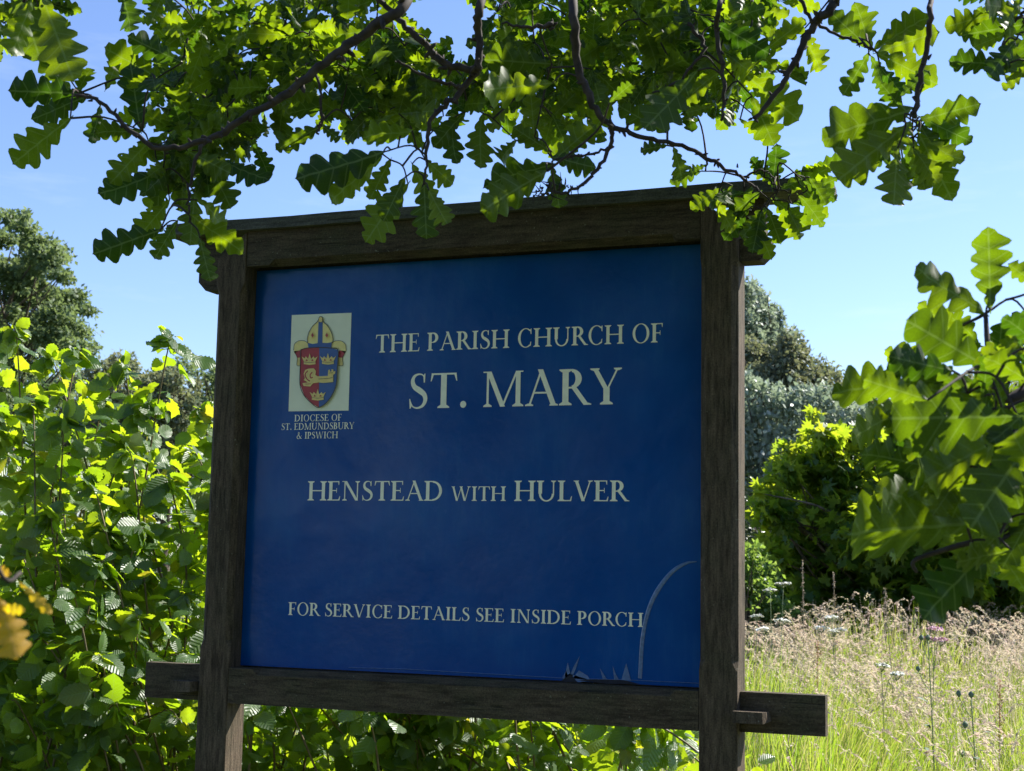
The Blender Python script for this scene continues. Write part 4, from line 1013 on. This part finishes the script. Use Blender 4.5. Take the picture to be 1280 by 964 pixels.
# flowering stalks with nodding panicles
B = meadow_pts(8600); n = len(B); far = np.clip((B[:, 1]-3.2)/5.5, 0, 1); cl = clump(B)
keepm = rng.random(n) < .16+.84*far**1.2; B = B[keepm]; n = len(B); far = far[keepm]; cl = cl[keepm]
H = (.66+.44*rng.random(n))*(.82+.12*far+.22*cl); ln = rng.normal(0, .08, (n, 2))+np.stack([.16*np.sin(B[:, 0]*3+B[:, 1]*1.1), .10*np.cos(B[:, 1]*2.3+B[:, 0])], 1)+[.05, -.02]
v2, f2, r2, tip = strip_mesh(B, ln, H, np.full(n, .0013), 4, rng.random(n)*.5)
Vs, Fs, Rs = [v2], [f2], [r2]; o = len(v2)
K = 20
dirn = np.stack([ln[:, 0], ln[:, 1], 0*H], 1); dirn += rng.normal(0, .05, dirn.shape); dirn /= np.linalg.norm(dirn, axis=1, keepdims=True)
Lh = rng.uniform(.07, .20, n); rc = rng.random(n)
for k in range(K):
    t = k/K; c = tip+dirn*(Lh*t*.85)[:, None]+np.stack([0*H, 0*H, Lh*(.35*t-.85*t*t)], 1)+rng.normal(0, .0052, (n, 3))*(1-.7*t)
    d = dirn*.9+rng.normal(0, .24, (n, 3))+[0, 0, .3-1.2*t]; d /= np.linalg.norm(d, axis=1, keepdims=True)
    s = np.cross(d, rng.normal(0, 1, (n, 3))); s /= np.linalg.norm(s, axis=1, keepdims=True)
    ll = rng.uniform(.015, .032, n)[:, None]; q = np.stack([c, c+d*ll*.5+s*.0040, c+d*ll, c+d*ll*.5-s*.0040], 1).reshape(-1, 3)
    Vs.append(q); Fs.append((np.array([(0, 1, 2), (0, 2, 3)])[None]+(np.arange(n)*4)[:, None, None]+o).reshape(-1, 3)); o += len(q); Rs.append(np.repeat(rc, 4))
tag(link('seeding_grass', mesh('seeding_grass', np.concatenate(Vs), np.concatenate(Fs), M['seed'], False, rv=np.concatenate(Rs))), 'tan and pinkish seed heads nodding above the meadow grass', 'grass', kind='stuff')
# bleached patch by the right post
m = 900; c = at(948, 862, 9.2); B = np.stack([c[0]+rng.normal(0, .16, m), c[1]+rng.normal(0, .35, m), 0*rng.random(m)], 1); B[:, 2] = gz(B[:, 0], B[:, 1])
v1, f1, r1, _ = strip_mesh(B, rng.normal(0, .28, (m, 2)), rng.uniform(.5, .95, m), rng.uniform(.003, .006, m), 4, rng.random(m))
tag(link('dead_grass', mesh('dead_grass', v1, f1, M['dry'], True, rv=r1)), 'bleached whitish dead stems just right of the right post', 'grass', kind='stuff')

# single plants standing out of the meadow
M['umbel'] = plain('umbel_white', (.82, .82, .74), .7, .3, .15, 80); M['pinkf'] = plain('umbel_pink', (.66, .42, .48), .7, .3, .15, 80)
M['gstem'] = plain('green_stem', (.22, .27, .12), .6, .4, .2, 60); M['rust'] = plain('dock_rust', (.42, .20, .10), .8, .3, .3, 60); M['thistle'] = plain('thistle_bud', (.14, .19, .12), .7, .3, .3, 120)
def umbellifer(u, v, d, label, heads=1, r=.05, mat='umbel'):
    tp = at(u, v, d); ba = g0([tp[0]+rnd.uniform(-.05, .05), tp[1]+.03, 0]); root = empty('cow_parsley', ba, label, 'wild flower', 'flat-headed wild flowers in the meadow')
    b = MB(); b.tube(spline([ba, (ba+tp)/2+rng.normal(0, .015, 3), tp-[0, 0, .05]], 5), [.0035, .002], 6)
    hd = [tp]+[tp+np.array([rnd.uniform(-.12, .12), rnd.uniform(-.08, .08), -rnd.uniform(.03, .1)]) for _ in range(heads-1)]
    for h in hd[1:]: b.tube(spline([tp*.8+ba*.2, (tp+h)/2-[0, 0, .06], h-[0, 0, .04]], 4), .0016, 5)
    b.build('stalk', M['gstem'], root, True)
    for h in hd:
        f = MB()
        for _ in range(26):
            a = rnd.uniform(0, 6.28); q = r*math.sqrt(rnd.random()); p = h+np.array([q*math.cos(a), q*math.sin(a), -.25*q*q/r])
            f.tube([h-[0, 0, .045], p], .0007, 3, 1)
            for _ in range(4):
                w = p+rng.normal(0, .0055, 3)*[1, 1, .7]; e = rng.normal(0, .0055, 2); k_ = rng.normal(0, .004); f.add([w+[e[0], e[1], k_], w+[-e[1], e[0], .001], w-[e[0], e[1], k_], w+[e[1], -e[0], .001]], [(0, 1, 2, 3)], 0)
        f.build('flower_head', [M[mat], M['gstem']], root)
for a in [(963,736,11.0,'white flat flower head standing before the dark bush, nearer the right post',1,.055),(979,728,11.4,'white flat flower head slightly higher than its neighbour before the dark bush',1,.06),
          (946,769,9.4,'small white flower head close beside the right post',1,.04),(977,774,9.2,'greenish white flower head below the pair before the dark bush',2,.05),
          (1040,770,9.6,'pale green-white branching flower heads in front of the dark bush',4,.05),(1102,830,8.0,'pale flower head among the seed heads in the middle of the meadow',2,.04)]: umbellifer(*a)
umbellifer(1168, 784, 8.2, 'pink flower heads on the tall dark stalk in the middle of the meadow', 3, .045, 'pinkf')
def thistle(u, v, d, label, nb_):
    tp = at(u, v, d); ba = g0([tp[0]+.02, tp[1], 0]); root = empty('thistle', ba, label, 'thistle')
    b = MB(); b.tube(spline([ba, (ba+tp)/2+[.01, 0, 0], tp], 6), [.0045, .0025], 7)
    ends = [tp]
    for i in range(nb_):
        s = tp+(ba-tp)*(.08+.12*i); e = s+np.array([rnd.choice([-1, 1])*rnd.uniform(.03, .07), 0, rnd.uniform(.05, .1)]); b.tube(spline([s, (s+e)/2-[0, 0, .01], e], 4), .002, 5); ends.append(e)
    b.build('stalk', M['gstem'], root, True)
    for e in ends:
        f = MB(); f.tube([e-[0, 0, .004], e+[0, 0, .005], e+[0, 0, .014], e+[0, 0, .022], e+[0, 0, .027]], [.002, .010, .012, .008, .003], 9, jit=.2); f.build('flower_bud', M['thistle'], root)
    for i in range(7):
        s = tp+(ba-tp)*(.15+.1*i); a = rnd.uniform(0, 6.28); dr = np.array([math.cos(a), math.sin(a), .4]); w = np.array([-math.sin(a), math.cos(a), 0])*.008
        f = MB(); f.add([s, s+dr*.03+w, s+dr*.06+w*1.8, s+dr*.10-[0, 0, .02], s+dr*.06-w*1.8, s+dr*.03-w], [(0, 1, 5), (1, 2, 4, 5), (2, 3, 4)]); f.build('leaf', M['thistle'], root)
thistle(1214, 872, 6.3, 'green thistle with dark round buds low in the right of the meadow', 3)
thistle(1160, 800, 7.4, 'tall slender dark-stemmed thistle below the pink flowers', 2)
def dock(u, v, d, h, label, mat='rust', wide=.012):
    tp = at(u, v, d); ba = g0([tp[0]+rnd.uniform(-.06, .06), tp[1], 0]); root = empty('dock_plant', ba, label, 'dock', 'seeding docks in the meadow')
    b = MB(); b.tube(spline([ba, (ba+tp)/2+rng.normal(0, .01, 3), tp], 5), [.004, .0018], 6); b.build('stalk', M[mat], root, True)
    f = MB()
    for _ in range(110):
        t = rnd.random(); p = tp+(ba-tp)*t*h+rng.normal(0, wide*(.4+t), 3)*[1, 1, .5]; e = nrm(rng.normal(0, 1, 3)); s = nrm(np.cross(e, rng.normal(0, 1, 3)))
        f.add([p, p+e*.006+s*.004, p+e*.012, p+e*.006-s*.004], [(0, 1, 2, 3)])
    f.build('seed_spike', M[mat], root)['kind'] = 'stuff'
M['tan'] = plain('dry_tan_stalk', (.36, .28, .19), .8, .3, .2, 60)
dock(1022, 800, 9.0, .28, 'rusty red dock spike before the dark bush', 'rust', .016)
dock(1003, 700, 10.2, .22, 'tallest thin tan stalk rising in front of the dark bush', 'tan', .005)
dock(1042, 716, 10.0, .16, 'straight tan seed spike right of the tallest stalk', 'tan', .004)
dock(1106, 735, 9.4, .16, 'thick pinkish-tan seed spike leaning before the dark bush', 'tan', .009)
dock(1250, 850, 7.5, .3, 'brown dock spike at the right edge of the meadow', 'rust', .012)
